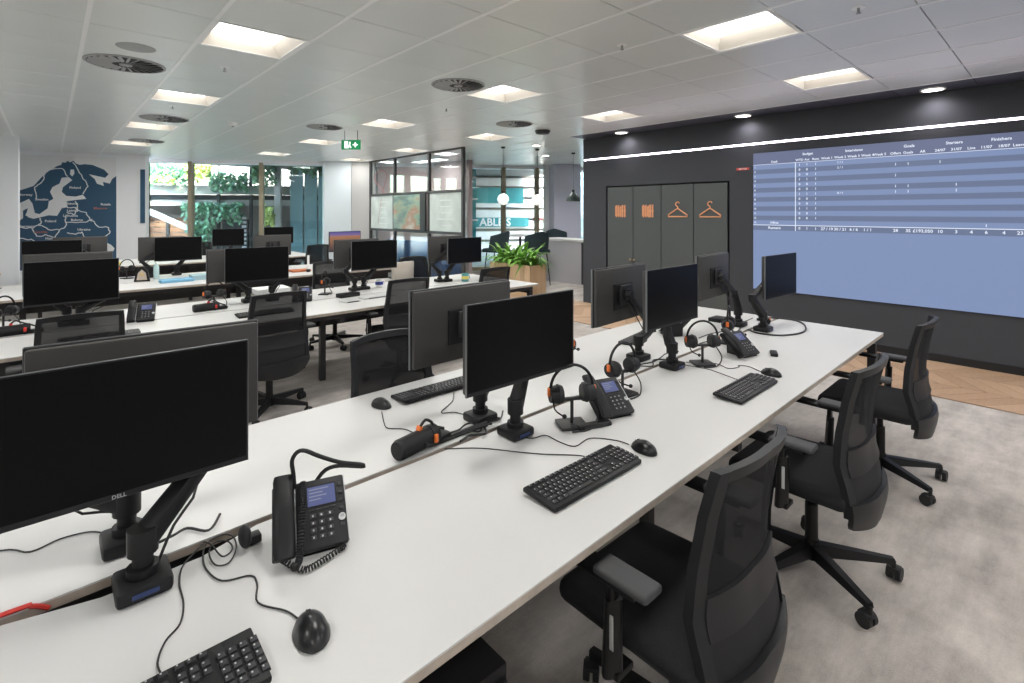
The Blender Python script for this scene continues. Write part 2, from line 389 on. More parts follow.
# ---- far left: column, map wall
struct('trim_1', MB().boxe(-1.7, -.383, 11.9, 12.5, 0, HC + .1), M_WALLB)
A = math.atan(.348)
MW = Matrix.Translation((0, 14.53, 0)) @ Matrix.Rotation(-A, 4, 'Z') @ Matrix(((1, 0, 0, 0), (0, 0, -1, 0), (0, 1, 0, 0), (0, 0, 0, 1)))   # local (s, z, proud)
struct('wall_far', MB(MW).prism([(-4, 0), (1.69, 0), (1.69, HC + .1), (-4, HC + .1)], -.3, 0), M_WALLW)
mp = thing('wall_map', 'large navy and white map of northern Europe on the far white wall', 'map', (0, 0, 0))
LAND = [(-.488, 2.042), (-.252, 2.144), (-.061, 2.419), (.134, 2.574), (.2, 2.60), (.22, 2.66), (.271, 2.65), (.31, 2.69), (.35, 2.66), (.41, 2.697), (.45, 2.64), (.511, 2.612), (.60, 2.63), (.733, 2.621), (.939, 2.526), (1.022, 2.426), (.96, 2.347), (.815, 2.382), (.672, 2.416), (.774, 2.317), (.815, 2.216), (.939, 2.167), (.919, 2.256), (1.043, 2.221), (1.085, 2.325), (1.159, 2.391), (1.159, .31), (-.488, .384)]
SEA = [(-.488, 1.774), (-.328, 1.873), (-.271, 1.776), (-.233, 1.58), (-.157, 1.555), (-.022, 1.678), (-.003, 1.827), (.075, 1.877), (.017, 2.025), (.056, 2.125), (.173, 2.202), (.212, 2.327), (.331, 2.343), (.39, 2.282), (.232, 2.128), (.212, 2.028), (.291, 1.942), (.45, 1.931), (.571, 1.971), (.632, 1.883), (.45, 1.856), (.291, 1.829), (.311, 1.704), (.212, 1.679), (.134, 1.517), (-.003, 1.53), (-.252, 1.457), (-.385, 1.507), (-.488, 1.41)]
MB(MW).prism([(-.49, .3), (1.161, .3), (1.161, 2.80), (-.49, 2.80)], .0, .004).build('map_sheet', M_SEA, mp, 'pale sea of the map', None, False)
MB(MW).prism(LAND, .004, .007).build('land', M_NAVY, mp, 'navy land', None, False)
MB(MW).prism(SEA, .007, .010).build('sea', M_SEA, mp, 'white inland sea', None, False)
MB(MW).prism([(.361, 2.507), (.42, 2.509), (.426, 2.421), (.39, 2.362), (.351, 2.406)], .007, .010).build('sea', M_SEA, mp, None, None, False)
MB(MW).prism([(.815, .962), (.939, .96), (1.064, .88), (1.127, .801), (1.106, .737), (.857, .757)], .007, .010).build('sea', M_SEA, mp, None, None, False)
MB(MW).prism([(.80, 1.0), (.95, 1.08), (.92, .95), (.85, .93)], .007, .010).build('sea', M_SEA, mp, None, None, False)
MB(MW).prism([(-.422, 1.629), (-.347, 1.677), (-.36, 1.60), (-.385, 1.531), (-.34, 1.50), (-.42, 1.434)], .010, .013).build('land', M_NAVY, mp, None, None, False)
def ribbon(mb, pts, wd, z0, z1):
    for (x0, y0), (x1, y1) in zip(pts, pts[1:]):
        dx, dy = x1 - x0, y1 - y0; l = math.hypot(dx, dy) or 1; nx, ny = -dy / l * wd, dx / l * wd
        mb.prism([(x0 - nx, y0 - ny), (x1 - nx, y1 - ny), (x1 + nx, y1 + ny), (x0 + nx, y0 + ny)], z0, z1)
def jag(pts, n=4, a=.014):
    q = []
    for (x0, y0), (x1, y1) in zip(pts, pts[1:]):
        for k in range(n): t = k / n; q.append((x0 + (x1 - x0) * t + random.uniform(-a, a), y0 + (y1 - y0) * t + random.uniform(-a, a)))
    return q + [pts[-1]]
for L_ in [[(-.205, 1.874), (-.224, 2.12), (-.118, 2.22), (-.08, 2.369), (-.003, 2.495), (.134, 2.524), (.232, 2.515), (.311, 2.355)], [(.41, 2.659), (.511, 2.436), (.611, 2.262), (.672, 2.162), (.571, 1.983)], [(.45, 1.831), (.49, 1.629), (.632, 1.592), (.693, 1.427), (.774, 1.375)], [(.774, 1.37), (.857, 1.28), (1.022, 1.266), (1.043, 1.137), (.919, 1.037)], [(-.46, 1.283), (-.271, 1.256), (-.176, 1.329), (-.003, 1.228), (.173, 1.226), (.271, 1.274), (.291, 1.374), (.611, 1.372), (.733, 1.447)], [(-.15, 1.48), (-.13, 1.36), (-.176, 1.329)], [(.271, 1.5), (.28, 1.38)], [(-.27, 1.25), (-.2, 1.08), (-.05, 1.12), (.1, 1.05), (.173, 1.22)], [(.3, 1.15), (.45, 1.12), (.55, 1.16), (.62, 1.05)], [(-.48, 1.05), (-.3, 1.02), (-.15, .95), (.05, .98)], [(.3, 1.70), (.45, 1.68), (.49, 1.63)], [(.3, 1.58), (.42, 1.55), (.49, 1.63)]]:
    b = MB(MW); ribbon(b, jag(L_), .009, .007, .011); b.build('border_line', M_SEA, mp, None, None, False)
for t, p in dict(Norway=(-.385, 1.958), Sweden=(-.118, 1.863), Finland=(.44, 2.12), Russia=(.97, 1.766), Poland=(.026, 1.406), Belarus=(.47, 1.428), Ukraine=(.591, 1.22), Latvia=(.38, 1.63), Estonia=(.39, 1.78), Lithuania=(.36, 1.52), Moscow=(.88, 1.68), Germany=(-.36, 1.30), Czechia=(-.14, 1.18), Romania=(.42, .98), Hungary=(.06, 1.04)).items():
    text('lettering', t, .07, M_SEA if t not in ('Moscow', 'Czechia') else mat('map_rust', (.45, .16, .12), .6), MW @ Matrix.Translation((p[0], p[1], .012)), mp, ext=.0004)

tag(MB(MW).prism([(1.60, 1.35), (1.685, 1.35), (1.685, 2.55), (1.60, 2.55)], .003, .03).build('narrow_panel', M_NAVY, None, None, None, False), 'narrow navy panel on the white wall edge beside the left window', 'panel')
# ---- facade (runs obliquely): local frame s along the glass, y outward
FA = math.atan2(-.5063, .8624)
MF = Matrix.Translation((1.71, 14.96, 0)) @ Matrix.Rotation(FA, 4, 'Z')
MULL = [-.0, .98, 2.58, 4.12, 5.4, 6.6, 7.65, 8.75, 9.70, 10.62, 11.9, 13.2]
for k, (a, b) in enumerate(zip(MULL, MULL[1:])):
    if 4 <= k < 6: 
        struct('trim_%d' % (k + 10), MB(MF).boxe(a, b, 0, .15, 0, HC + .1), M_PINK); continue
    struct('window_%d' % (k + 1), MB(MF).boxe(a, b, .04, .05, 0.08, HC - .05), M_GLASS)
fr = MB(MF)
fr.boxe(-.1, 13.3, -.02, .12, 0, .10); struct('trim_2', fr, M_BRONZE)
struct('trim_3', MB(MF).boxe(-.1, 13.3, -.05, .25, HC - .09, HC + .2), M_WALLW)
for k, s in enumerate(MULL):
    if k in (4, 5): continue
    wd = .045 if k not in (7, 8) else .055
    struct('trim_%d' % (20 + k), MB(MF).boxe(s - wd, s + wd, -.06, .12, 0, HC - .05), M_BRONZE if k in (1, 2, 7, 8) else M_FRAME)
# lounge end walls
struct('wall_lounge', MB(MF).boxe(9.86, 10.45, -.25, -.07, 0, HC + .1), M_WALLW)
struct('trim_4', MB(MF).boxe(9.98, 10.72, -.75, -.27, 0, HC + .1), mat('lavender_paint', (.62, .62, .74), .7))
struct('wall_end', MB().boxe(12.9, 13.0, 5.0, 9.0, 0, HC + .1), M_WALLW)
struct('wall_lounge_back', MB().boxe(8.2, 13, 5.0, 5.1, 0, HC + .1), M_WALLW)
# white column at the end of the glazing
struct('trim_5', MB().prism([(5.11, 12.62), (5.72, 12.41), (5.86, 12.9), (5.25, 13.1)], 0, HC + .1), mat('cool_white_paint', (.56, .62, .65), .7))
struct('trim_6', MB().prism([(5.725, 12.40), (6.16, 12.03), (6.3, 12.2), (5.9, 12.8)], 0, HC + .1), mat('column_face_grey', (.42, .42, .41), .7))  # right face of the column, greyer than its left face

# ---- meeting room partition (plane X = 6.1)
PX = 6.03; PY = [8.06, 9.27, 10.73, 11.95]; PZ = [0.02, 1.17, 2.02, HC]
pt = thing('glass_partition', 'dark framed glazed partition of nine panes with notice boards by the far column', 'partition', (PX, 0, 0))
for y in PY: MB().boxe(-.03, .03, y - .03, y + .03, 0, HC).build('post', M_FRAME, pt, None, None, False)
for z in PZ: MB().boxe(-.028, .028, PY[0], PY[-1], z - (.028 if z > 1 else 0), z + (.028 if z < 2.5 else 0)).build('rail', M_FRAME, pt, None, None, False)
M_BOARD = mat('frosted_board', (.50, .56, .53), .5, noise=.15, scale=3)
for i in range(3):
    for j in range(3):
        y0, y1 = PY[i] + .03, PY[i + 1] - .03; z0, z1 = PZ[j] + .028, PZ[j + 1] - .028
        if j == 1 and i != 1:
            b = MB().boxe(-.012, .012, y0, y1, z0, z1).build('board', M_BOARD, pt, 'pale grey-green whiteboard panel with faint writing', None, False)
            for q in range(5):
                zz = z1 - .15 - q * .13; ww = random.uniform(.2, .35)
                MB().boxe(-.0135, -.012, (y0 + y1) / 2 - ww, (y0 + y1) / 2 + ww * random.uniform(.3, 1), zz - .012, zz + .012).build('writing', mat('faint_writing', (.62, .66, .64), .6), b, None, None, False)
        else: MB().boxe(-.006, .006, y0, y1, z0, z1).build('pane', M_GLASS2, pt, None, None, False)
MB().tube([(-.008, 11.55, 1.3), (-.008, 11.3, 2.15), (-.008, 11.1, 2.5), (-.008, 11.5, 2.62), (-.008, 11.75, 2.45), (-.008, 11.6, 2.3), (-.008, 11.2, 2.05)], .008, 5).build('wavy_line', mat('red_line', (.38, .16, .16), .5), pt, 'thin red looping line drawn on the glass')
def tv_pic():
    m = bpy.data.materials.new('tv_picture'); m.use_nodes = True; t = m.node_tree; p = t.nodes['Principled BSDF']; N = t.nodes.new; L = t.links.new
    tc = N('ShaderNodeTexCoord'); mpn = N('ShaderNodeMapping'); mpn.inputs['Rotation'].default_value = (.5, 0, 0); mpn.inputs['Scale'].default_value = (1, .8, 2.6); L(tc.outputs['Object'], mpn.inputs[0])
    n = N('ShaderNodeTexNoise'); n.inputs['Scale'].default_value = 1.6; n.inputs['Detail'].default_value = 4; L(mpn.outputs[0], n.inputs['Vector'])
    r = N('ShaderNodeValToRGB'); cr = r.color_ramp; cr.elements[0].position = .3; cr.elements[0].color = (.02, .05, .04, 1); cr.elements[1].position = .75; cr.elements[1].color = (.45, .42, .33, 1)
    for po, c in [(.42, (.08, .17, .13)), (.5, (.20, .27, .16)), (.6, (.30, .13, .06))]: e = cr.elements.new(po); e.color = (*c, 1)
    L(n.outputs[0], r.inputs[0]); L(r.outputs[0], p.inputs['Emission Color']); p.inputs['Emission Strength'].default_value = .8; p.inputs['Base Color'].default_value = (0, 0, 0, 1); p.inputs['Roughness'].default_value = .2
    return m
tv = thing('wall_television', 'black framed television showing a landscape, hung in the middle of the glazed partition', 'television', (PX - .05, 10.01, 1.60))
MB().boxe(-.03, .015, -.70, .70, -.42, .42, bev=.006, seg=1).build('housing', M_PLAST, tv); MB().boxe(-.033, -.03, -.49, .65, -.385, .385).build('screen', tv_pic(), tv, 'green and orange landscape picture', None, False)
struct('wall_meeting', MB().boxe(7.6, 7.7, 9.92, 11.6, 0, HC + .1), M_PINK)
struct('window_30', MB().prism([(6.08, 8.10), (7.6, 9.93), (7.61, 9.92), (6.09, 8.09)], .05, HC), M_GLASS2)
t = thing('ceiling_light', 'added lamp that brightens the inside of the glazed meeting room', 'ceiling light', (6.9, 10.6, HC)); MB().boxe(-.15, .15, -.6, .6, -.03, 0).build('housing', M_RAIL, t); MB().boxe(-.14, .14, -.59, .59, -.034, -.03).build('diffuser', M_LIGHT, t, None, None, False)
la = bpy.data.lights.new('lamp_glow', 'AREA'); la.shape = 'RECTANGLE'; la.size = .28; la.size_y = 1.1; la.energy = 28; lo = bpy.data.objects.new('lamp_glow', la); COL.objects.link(lo); lo.location = (0, 0, -.04); lo.parent = t  # lamp added only to brighten the meeting room behind the glass
bq = thing('banquette', 'blue upholstered bench seat inside the glazed meeting room', 'seat', (6.75, 10.4, 0))
MB().boxe(-.3, .35, -1.0, 1.3, .05, .45, bev=.03).build('seat', M_BLUE, bq); MB().boxe(-.42, -.28, -1.0, 1.3, .1, .92, bev=.04).build('backrest', M_BLUE, bq)

# ================================================================== CEILING THINGS
lamp0 = None
def make_lamp():
    t = thing('ceiling_light', '', 'ceiling light', (0, 0, 0), 0, 'square recessed ceiling lights'); hx, hy = GX / 2 - .012, GY / 2 - .01
    f = MB(); f.boxe(-hx, hx, -hy, -hy + .02, 0, .008).boxe(-hx, hx, hy - .02, hy, 0, .008).boxe(-hx, -hx + .02, -hy + .02, hy - .02, 0, .008).boxe(hx - .02, hx, -hy + .02, hy - .02, 0, .008)
    f.build('frame', M_RAIL, t, None, None, False)
    b = MB(); o = [(-hx + .02, -hy + .02), (hx - .02, -hy + .02), (hx - .02, hy - .02), (-hx + .02, hy - .02)]; i = [(x * .80, y * .90) for x, y in o]
    lo = [b.bm.verts.new((x, y, .004)) for x, y in o]; hi = [b.bm.verts.new((x, y, .095)) for x, y in i]
    for k in range(4): b.bm.faces.new((lo[k], lo[(k + 1) % 4], hi[(k + 1) % 4], hi[k]))
    b.build('reflector', M_RECESS, t, None, None, False)
    MB().boxe(-hx * .80, hx * .80, -hy * .90, hy * .90, .094, .098).build('diffuser', M_LIGHT, t, 'bright white diffuser', None, False)
    MB().boxe(hx * .3, hx * .32, -hy * .8, hy * .8, .05, .094).build('louvre', M_RAIL, t, None, None, False)
    return t
ROWN = {-4: 'behind the camera', 0: 'of the closest row', 4: 'of the second row', 8: 'of the third row', 12: 'of the fourth row', 16: 'of the row nearest the windows'}
COLN = {-4: 'far left', 0: 'left', 4: 'middle', 7: 'right'}
for i in LCOL:
    for j in LROW:
        x = X0 + (i + .5) * GX; y = Y0 + (j + .5) * GY
        if y > 14.96 - .587 * (x - 1.71) - .3 or (i == -4 and j > 8): continue
        lab = 'square recessed ceiling light, %s one %s' % (COLN[i], ROWN[j])
        if lamp0 is None: lamp0 = make_lamp(); q = lamp0; q.location = (x, y, HC); q['label'] = lab
        else: q = dup(lamp0, (x, y, HC), 0, lab)
        la = bpy.data.lights.new('lamp_glow', 'AREA'); la.shape = 'RECTANGLE'; la.size = .38; la.size_y = .5; la.energy = PANEL_POWER * (.65 if i == 7 else 1) * (1.7 if j >= 8 else 1.15 if j == 4 and i < 7 else 1); la.color = (1, .985, .955)
        lo = bpy.data.objects.new('lamp_glow', la); COL.objects.link(lo); lo.location = (0, 0, -.002); lo.parent = q

def vent(x, y, r, label):
    t = thing('ceiling_vent', label, 'vent', (x, y, HC), 0, 'round swirl air vents')
    MB().lathe([(r * .96, .010), (r, .004), (r, -.006), (r * .93, -.011), (r * .93, -.004), (r * .3, .004)]).build('rim', M_PLATE, t)
    MB().cyl((0, 0, -.0045), (0, 0, .004), r * .93, n=32).build('plenum', M_VOID, t)
    for k in range(24):
        an = 2 * PI * k / 24
        b = MB(Matrix.Rotation(an, 4, 'Z')); b.box((r * .62, 0, -.010), (r * .56, r * .085, .003), (R(24), 0, 0)); b.build('vane', M_PLATE, t, None, None, False)
    MB().cyl((0, 0, -.015), (0, 0, -.004), r * .16, n=16).build('hub', M_PLATE, t)
vent(.49, 5.5, .29, 'round swirl vent at the upper left, nearest vent on the left')
vent(3.05, 4.16, .27, 'round swirl vent over the middle, just left of a lit square light')
vent(1.17, 8.36, .29, 'round swirl vent between two lit lights on the left, further back')
vent(3.07, 7.57, .26, 'round swirl vent near the green exit sign')
vent(5.0, 5.45, .27, 'round swirl vent behind the middle right light near the lounge')
vent(1.3, 11.2, .27, 'round swirl vent nearest the map wall')
def puck(name, x, y, r, h, m, label, cat, grp=None):
    t = thing(name, label, cat, (x, y, HC), 0, grp)
    MB().lathe([(r, .002), (r, -h * .3), (r * .85, -h), (r * .3, -h * 1.05)]).build('cover', m, t); MB().cyl((0, 0, -h * 1.3), (0, 0, -h), r * .25).build('sensor', M_PLATE, t)
puck('ceiling_speaker', .50, 4.9, .13, .006, M_PLATE, 'flat grey round speaker cover set just in front of the nearest left vent', 'speaker')
puck('smoke_detector', 1.95, 8.1, .06, .045, M_RAIL, 'white round smoke detector between the left and middle lights', 'detector', 'smoke detectors')
puck('dome_camera', 5.74, 5.6, .12, .05, M_STEEL, 'black dome camera where the dark wall begins', 'camera')
def spr(x, y, lab):
    t = thing('sprinkler_head', lab, 'sprinkler', (x, y, HC), 0, 'sprinkler heads')
    MB().cyl((0, 0, -.004), (0, 0, .002), .04).build('rose', M_RAIL, t); MB().cyl((0, 0, -.035), (0, 0, -.004), .008).cyl((0, 0, -.038), (0, 0, -.034), .014).build('nozzle', M_PLATE, t)
spr(1.15, 5.05, 'small sprinkler head behind the nearest left light'); spr(3.25, 1.72 + .6, 'small sprinkler head between the two bright right lights')
spr(3.63, 5.2, 'small sprinkler head beside the middle light near the lounge'); spr(1.1, 7.3, 'small sprinkler head between two left vents'); spr(3.75, .9, 'small sprinkler head nearest the camera above the screen side')
DN = ['rightmost, out of view beyond the screen', 'round downlight over the right end of the screen', 'round downlight over the left edge of the screen', 'round downlight over the cupboard doors']
for k, y in enumerate((-.97, .976, 2.93, 4.87)):
    t = thing('downlight', DN[k], 'downlight', (6.80, y, HC), 0, 'round downlights along the dark wall')
    MB().lathe([(.10, .01), (.11, .0), (.11, -.012), (.092, -.014), (.085, -.004)]).build('ring', M_RAIL, t)
    MB().cyl((0, 0, -.012), (0, 0, -.003), .084, n=24).build('lens', M_DOWN, t)
    la = bpy.data.lights.new('spot_glow', 'SPOT'); la.energy = 15; la.spot_size = R(160); la.spot_blend = 1; la.color = (1, .93, .98); la.shadow_soft_size = .05
    lo = bpy.data.objects.new('spot_glow', la); COL.objects.link(lo); lo.location = (.06, 0, -.03); lo.parent = t
for k, (x, y) in enumerate([(6.9, 6.9), (8.3, 8.0), (9.5, 7.2)]):
    t = thing('downlight', ['small downlight nearest the partition over the lounge', 'small downlight in the middle of the lounge', 'small downlight over the lounge counter'][k], 'downlight', (x, y, HC), 0, 'lounge downlights')
    MB().lathe([(.09, .01), (.09, -.01), (.07, -.012)]).build('ring', M_RAIL, t); MB().cyl((0, 0, -.012), (0, 0, -.003), .068).build('lens', M_DOWN, t)
    la = bpy.data.lights.new('spot_glow', 'SPOT'); la.energy = 90; la.spot_size = R(150); la.spot_blend = .8; la.color = (1, .97, .96); la.shadow_soft_size = .07
    lo = bpy.data.objects.new('spot_glow', la); COL.objects.link(lo); lo.location = (0, 0, -.03); lo.parent = t
t = thing('exit_sign', 'green and white emergency exit sign hanging from the ceiling', 'sign', (3.51, 7.62, 2.655), R(-42.27))
MB().boxe(-.15, .15, -.012, .012, -.075, .075, bev=.004, seg=1).build('sign_body', mat('exit_green', (.0, .16, .05), .4, emit=(0, .20, .06), es=.5), t)
MB().cyl((-.1, 0, .075), (-.1, 0, .225), .004).cyl((.1, 0, .075), (.1, 0, .225), .004).build('hanger', M_STEEL, t)
M_EXW = mat('exit_white', (.8, .8, .8), .5, emit=(.8, .9, .85), es=.9)
MB().box((.07, -.014, 0), (.08, .003, .016)).box((.07, -.014, 0), (.016, .003, .08)).box((.07, -.014, .0), (.045, .003, .045), (0, R(45), 0)).build('arrow', M_EXW, t)
MB().boxe(-.10, -.045, -.015, -.012, -.055, .055).build('door_symbol', M_EXW, t); MB().sph((-.015, -.015, .035), .012).box((-.02, -.015, 0), (.02, .003, .05), (0, R(20), 0)).box((-.03, -.015, -.035), (.014, .003, .045), (0, R(35), 0)).box((-.005, -.015, -.03), (.014, .003, .045), (0, R(-25), 0)).build('running_figure', M_EXW, t)

# ================================================================== BENCHES
def bench(name, label, x0, x1, y0, legs, notch=False, rz=R(1.15)):
    t = thing(name, label, 'desk', (0, y0, 0), rz, 'white bench desks')
    for a, b in ((0, .692), (.720, 1.42)):
        nt_ = [(.44, b), (.30, b - .045), (.10, b - .045), (-.06, b)] if (notch and a == 0) else []
        d = MB().prism([(x0, a), (x1, a), (x1, b)] + nt_ + [(x0, b)], .7255, .73).build('desktop', M_WHITE, t, None, None, False)
        e = .0008; nt2 = [(x, y - e) for x, y in nt_]
        MB().prism([(x0 + e, a + e), (x1 - e, a + e), (x1 - e, b - e)] + nt2 + [(x0 + e, b - e)], .705, .7255).build('edge_band', M_EDGE, d, 'taupe board edge', None, False)
    f = MB()
    for y in (.07, .64, .78, 1.35): f.boxe(x0 + .05, x1 - .05, y - .02, y + .02, .66, .7045)
    f.build('beam', M_STEEL, t, None, None, False)
    for x, ins in legs:
        for y in ((.03, 1.39) if not ins else (.46, .96)): MB().boxe(x - .025, x + .025, y, y + .05, .004, .66).build('leg', M_STEEL, t, None, None, False)
        MB().boxe(x - .02, x + .02, .05, 1.37, .62, .66).build('cross_beam', M_STEEL, t, None, None, False)
    c = MB(); c.boxe(x0 + .1, x1 - .1, .55, .87, .50, .503).boxe(x0 + .1, x1 - .1, .55, .553, .503, .60).boxe(x0 + .1, x1 - .1, .867, .87, .503, .60)
    c.build('cable_tray', M_STEEL, t, None, None, False)
    return t
bench('bench_desk', 'long white bench desk in the foreground running toward the blue screen', -1.2, 4.45, .825, [(-1.1, 0), (.30, 1), (2.1, 1), (4.38, 0)], True)
bench('bench_desk', 'long white bench desk second from the camera, across the aisle', -2.4, 4.40, 4.27, [(-2.3, 0), (-.2, 1), (1.93, 1), (4.3, 0)])
bench('bench_desk', 'white bench desk third from the camera', -2.4, 4.3, 7.05, [(-2.3, 0), (-.2, 1), (1.9, 1), (4.2, 0)])
bench('bench_desk', 'white bench desk farthest away, in front of the windows', -.2, 4.0, 10.2, [(-.1, 0), (1.9, 1), (3.9, 0)])
pd = thing('pedestal', 'black metal drawer pedestal under the near edge of the foreground desk', 'cabinet', (.62, 1.19, 0))
MB().boxe(-.21, .21, -.26, .26, .02, .50, bev=.006).build('body', M_PLAST, pd)
for k in range(2): 
    dr = MB().boxe(-.2, .2, -.274, -.262, .05 + k * .22, .25 + k * .22, bev=.003).build('drawer', M_PLAST2, pd); MB().boxe(-.06, .06, -.284, -.275, .2 + k * .22, .215 + k * .22).build('handle', M_STEEL, dr)
for x in (-.18, .18):
    for y in (-.22, .22): MB().cyl((x, y, 0), (x, y, .02), .015).build('foot', M_RUB, pd)

# ================================================================== MONITORS
def make_monitor(w=.54, h=.318, text_=None):
    t = thing('monitor', '', 'monitor', (0, 0, 0), 0, 'black desktop monitors')
    MB().box((0, 0, 0), (w, .012, h), bev=.002, seg=1).build('bezel', M_PLAST2, t)
    MB().boxe(-w / 2, w / 2, -.0068, -.0045, h / 2 - .0005, h / 2 + .0012).boxe(-w / 2 - .0012, -w / 2, -.0068, .004, -h / 2, h / 2).boxe(w / 2, w / 2 + .0012, -.0068, .004, -h / 2, h / 2).build('rim', M_RIM, t, 'thin pale rim', None, False)
    MB().boxe(-w / 2 + .004, w / 2 - .004, -.0066, -.006, -h / 2 + .014, h / 2 - .004).build('screen', M_SCREEN, t, 'dark glossy screen', None, False)
    MB().box((0, .016, 0), (w - .006, .022, h - .006), bev=.008, seg=2).build('back_cover', M_BACK, t)
    MB().box((0, .030, -.01), (.20, .012, .15), bev=.005, seg=2).build('rear_recess', M_PLAST, t)
    MB().box((0, .045, 0), (.11, .018, .11), bev=.003, seg=1).build('mount_plate', M_STEEL, t)
    return t
mon0 = make_monitor()
MONS = [((.118, 1.47, 1.104), 0, 'large near monitor filling the left edge of the picture'),
        ((.221, 1.761, 1.098), 180 - 3, 'monitor seen from behind just beyond the large near monitor'),
        ((1.324, 1.39, 1.122), -1, 'monitor facing the near seat in the middle of the foreground desk'),
        ((1.344, 1.802, 1.121), 180 + 1.6, 'monitor seen from behind left of the middle foreground monitor'),
        ((2.455, 1.776, 1.126), 180 + 3.9, 'monitor seen from behind in front of the cupboard, with its bracket showing'),
        ((2.547, 1.481, 1.138), .8, 'monitor facing the near side in front of the cupboard doors'),
        ((3.60, 1.78, 1.133), 180 + 4.6, 'monitor seen from behind nearest the blue display, partly hidden by its arm'),
        ((4.107, 1.487, 1.12), -2.5, 'monitor at the end of the foreground desk against the blue display'),
        ((.133, 5.0, 1.081), 4, 'wide dark monitor at the left on the second bench'),
        ((.12, 5.36, 1.115), 182, 'monitor back peeping above the left monitor on the second bench'),
        ((1.445, 5.13, 1.11), -6, 'monitor on the second bench above the mesh chair'),
        ((1.36, 5.50, 1.085), 187, 'monitor back left of the one above the mesh chair on the second bench'),
        ((2.67, 5.2, 1.124), -1.1, 'monitor on the second bench left of the glazed partition'),
        ((2.60, 5.5, 1.13), 181, 'monitor back half hidden by the monitor left of the glazed partition'),
        ((3.84, 5.10, 1.12), 3, 'right-hand monitor on the second bench, near the planter'),
        ((3.80, 5.46, 1.13), 181.5, 'monitor back behind the right-hand monitor of the second bench'),
        ((1.30, 8.15, 1.10), -4.8, 'monitor on the third bench under the hanging greenery'),
        ((1.15, 8.40, 1.10), 176, 'monitor back just left of the third bench monitor under the greenery'),
        ((.03, 8.2, 1.10), -4, 'monitor in front of the map on the third bench'),
        ((.30, 8.6, 1.12), 183, 'grey monitor back at the right edge of the map'),
        ((2.52, 8.2, 1.09), 180, 'monitor back in the middle of the third bench'),
        ((3.28, 10.3, 1.15), 0, 'dark monitor on the farthest bench under the right window'),
        ((2.50, 10.7, 1.12), 0, 'dark monitor on the farthest bench by the bronze mullion')]
mons = []
for k, (p, a, lab) in enumerate(MONS):
    if k == 0: q = mon0; q.location = p; q.rotation_euler = (0, 0, R(a)); q['label'] = lab
    else: q = dup(mon0, p, R(a), lab)
    mons.append(q)
mons[0].rotation_euler = (0, 0, 0); mons[0].scale = (1, 1, 1)
text('brand_lettering', 'DELL', .012, M_KEYF, Matrix(((1, 0, 0, 0), (0, 0, -1, -.0068), (0, 1, 0, -.1525), (0, 0, 0, 1))), mons[0], ext=.0002)
# lit screen at the far side
lit = thing('monitor', 'lit monitor showing a purple and orange sunset', 'monitor', (3.47, 7.75, 1.135), R(5), 'black desktop monitors')
for ch in mon0.children:
    if ch.name.startswith('brand'): continue
    c = ch.copy(); COL.objects.link(c); c.parent = lit
def sunset():
    m = bpy.data.materials.new('sunset_picture'); m.use_nodes = True; t = m.node_tree; p = t.nodes['Principled BSDF']; N = t.nodes.new; L = t.links.new
    tc = N('ShaderNodeTexCoord'); sp = N('ShaderNodeSeparateXYZ'); L(tc.outputs['Generated'], sp.inputs[0]); r = N('ShaderNodeValToRGB'); cr = r.color_ramp
    cr.elements[0].color = (.03, .02, .03, 1); cr.elements[1].color = (.06, .07, .25, 1)
    for po, c in [(.75, (.35, .16, .08)), (.82, (.20, .13, .30))]: e = cr.elements.new(po); e.color = (*c, 1)
    L(sp.outputs['Z'], r.inputs[0]); L(r.outputs[0], p.inputs['Emission Color']); p.inputs['Emission Strength'].default_value = 1; p.inputs['Base Color'].default_value = (0, 0, 0, 1); return m
MB().boxe(-.262, .262, -.0072, -.0067, -.143, .153).build('picture', sunset(), lit, 'purple and orange sunset', None, False)

# ------------------------------------------------------------------ monitor arms
def seg(mb, a, b, w0, t0, w1=None, t1=None):
    a = Vector(a); b = Vector(b); d = b - a; w1 = w1 or w0; t1 = t1 or t0
    z = d.normalized(); x = z.cross(Vector((0, 0, 1)))
    if x.length < .05: x = Vector((1, 0, 0))
    x.normalize(); y = z.cross(x)
    def ring(c, w, t): 
        q = []
        for k in range(12):
            an = 2 * PI * (k + .5) / 12; ca, sa = math.cos(an), math.sin(an)
            sx = math.copysign(abs(ca) ** .55, ca); sy = math.copysign(abs(sa) ** .55, sa)
            q.append(mb.bm.verts.new(c + x * sx * w / 2 + y * sy * t / 2))
        return q
    rs = [ring(a, w0, t0), ring(a + d * .5, (w0 + w1) / 2, (t0 + t1) / 2), ring(b, w1, t1)]
    for A, B in zip(rs, rs[1:]):
        for k in range(12): mb.bm.faces.new((A[k], A[(k + 1) % 12], B[(k + 1) % 12], B[k]))
    mb.bm.faces.new(rs[0][::-1]); mb.bm.faces.new(rs[-1]); return mb
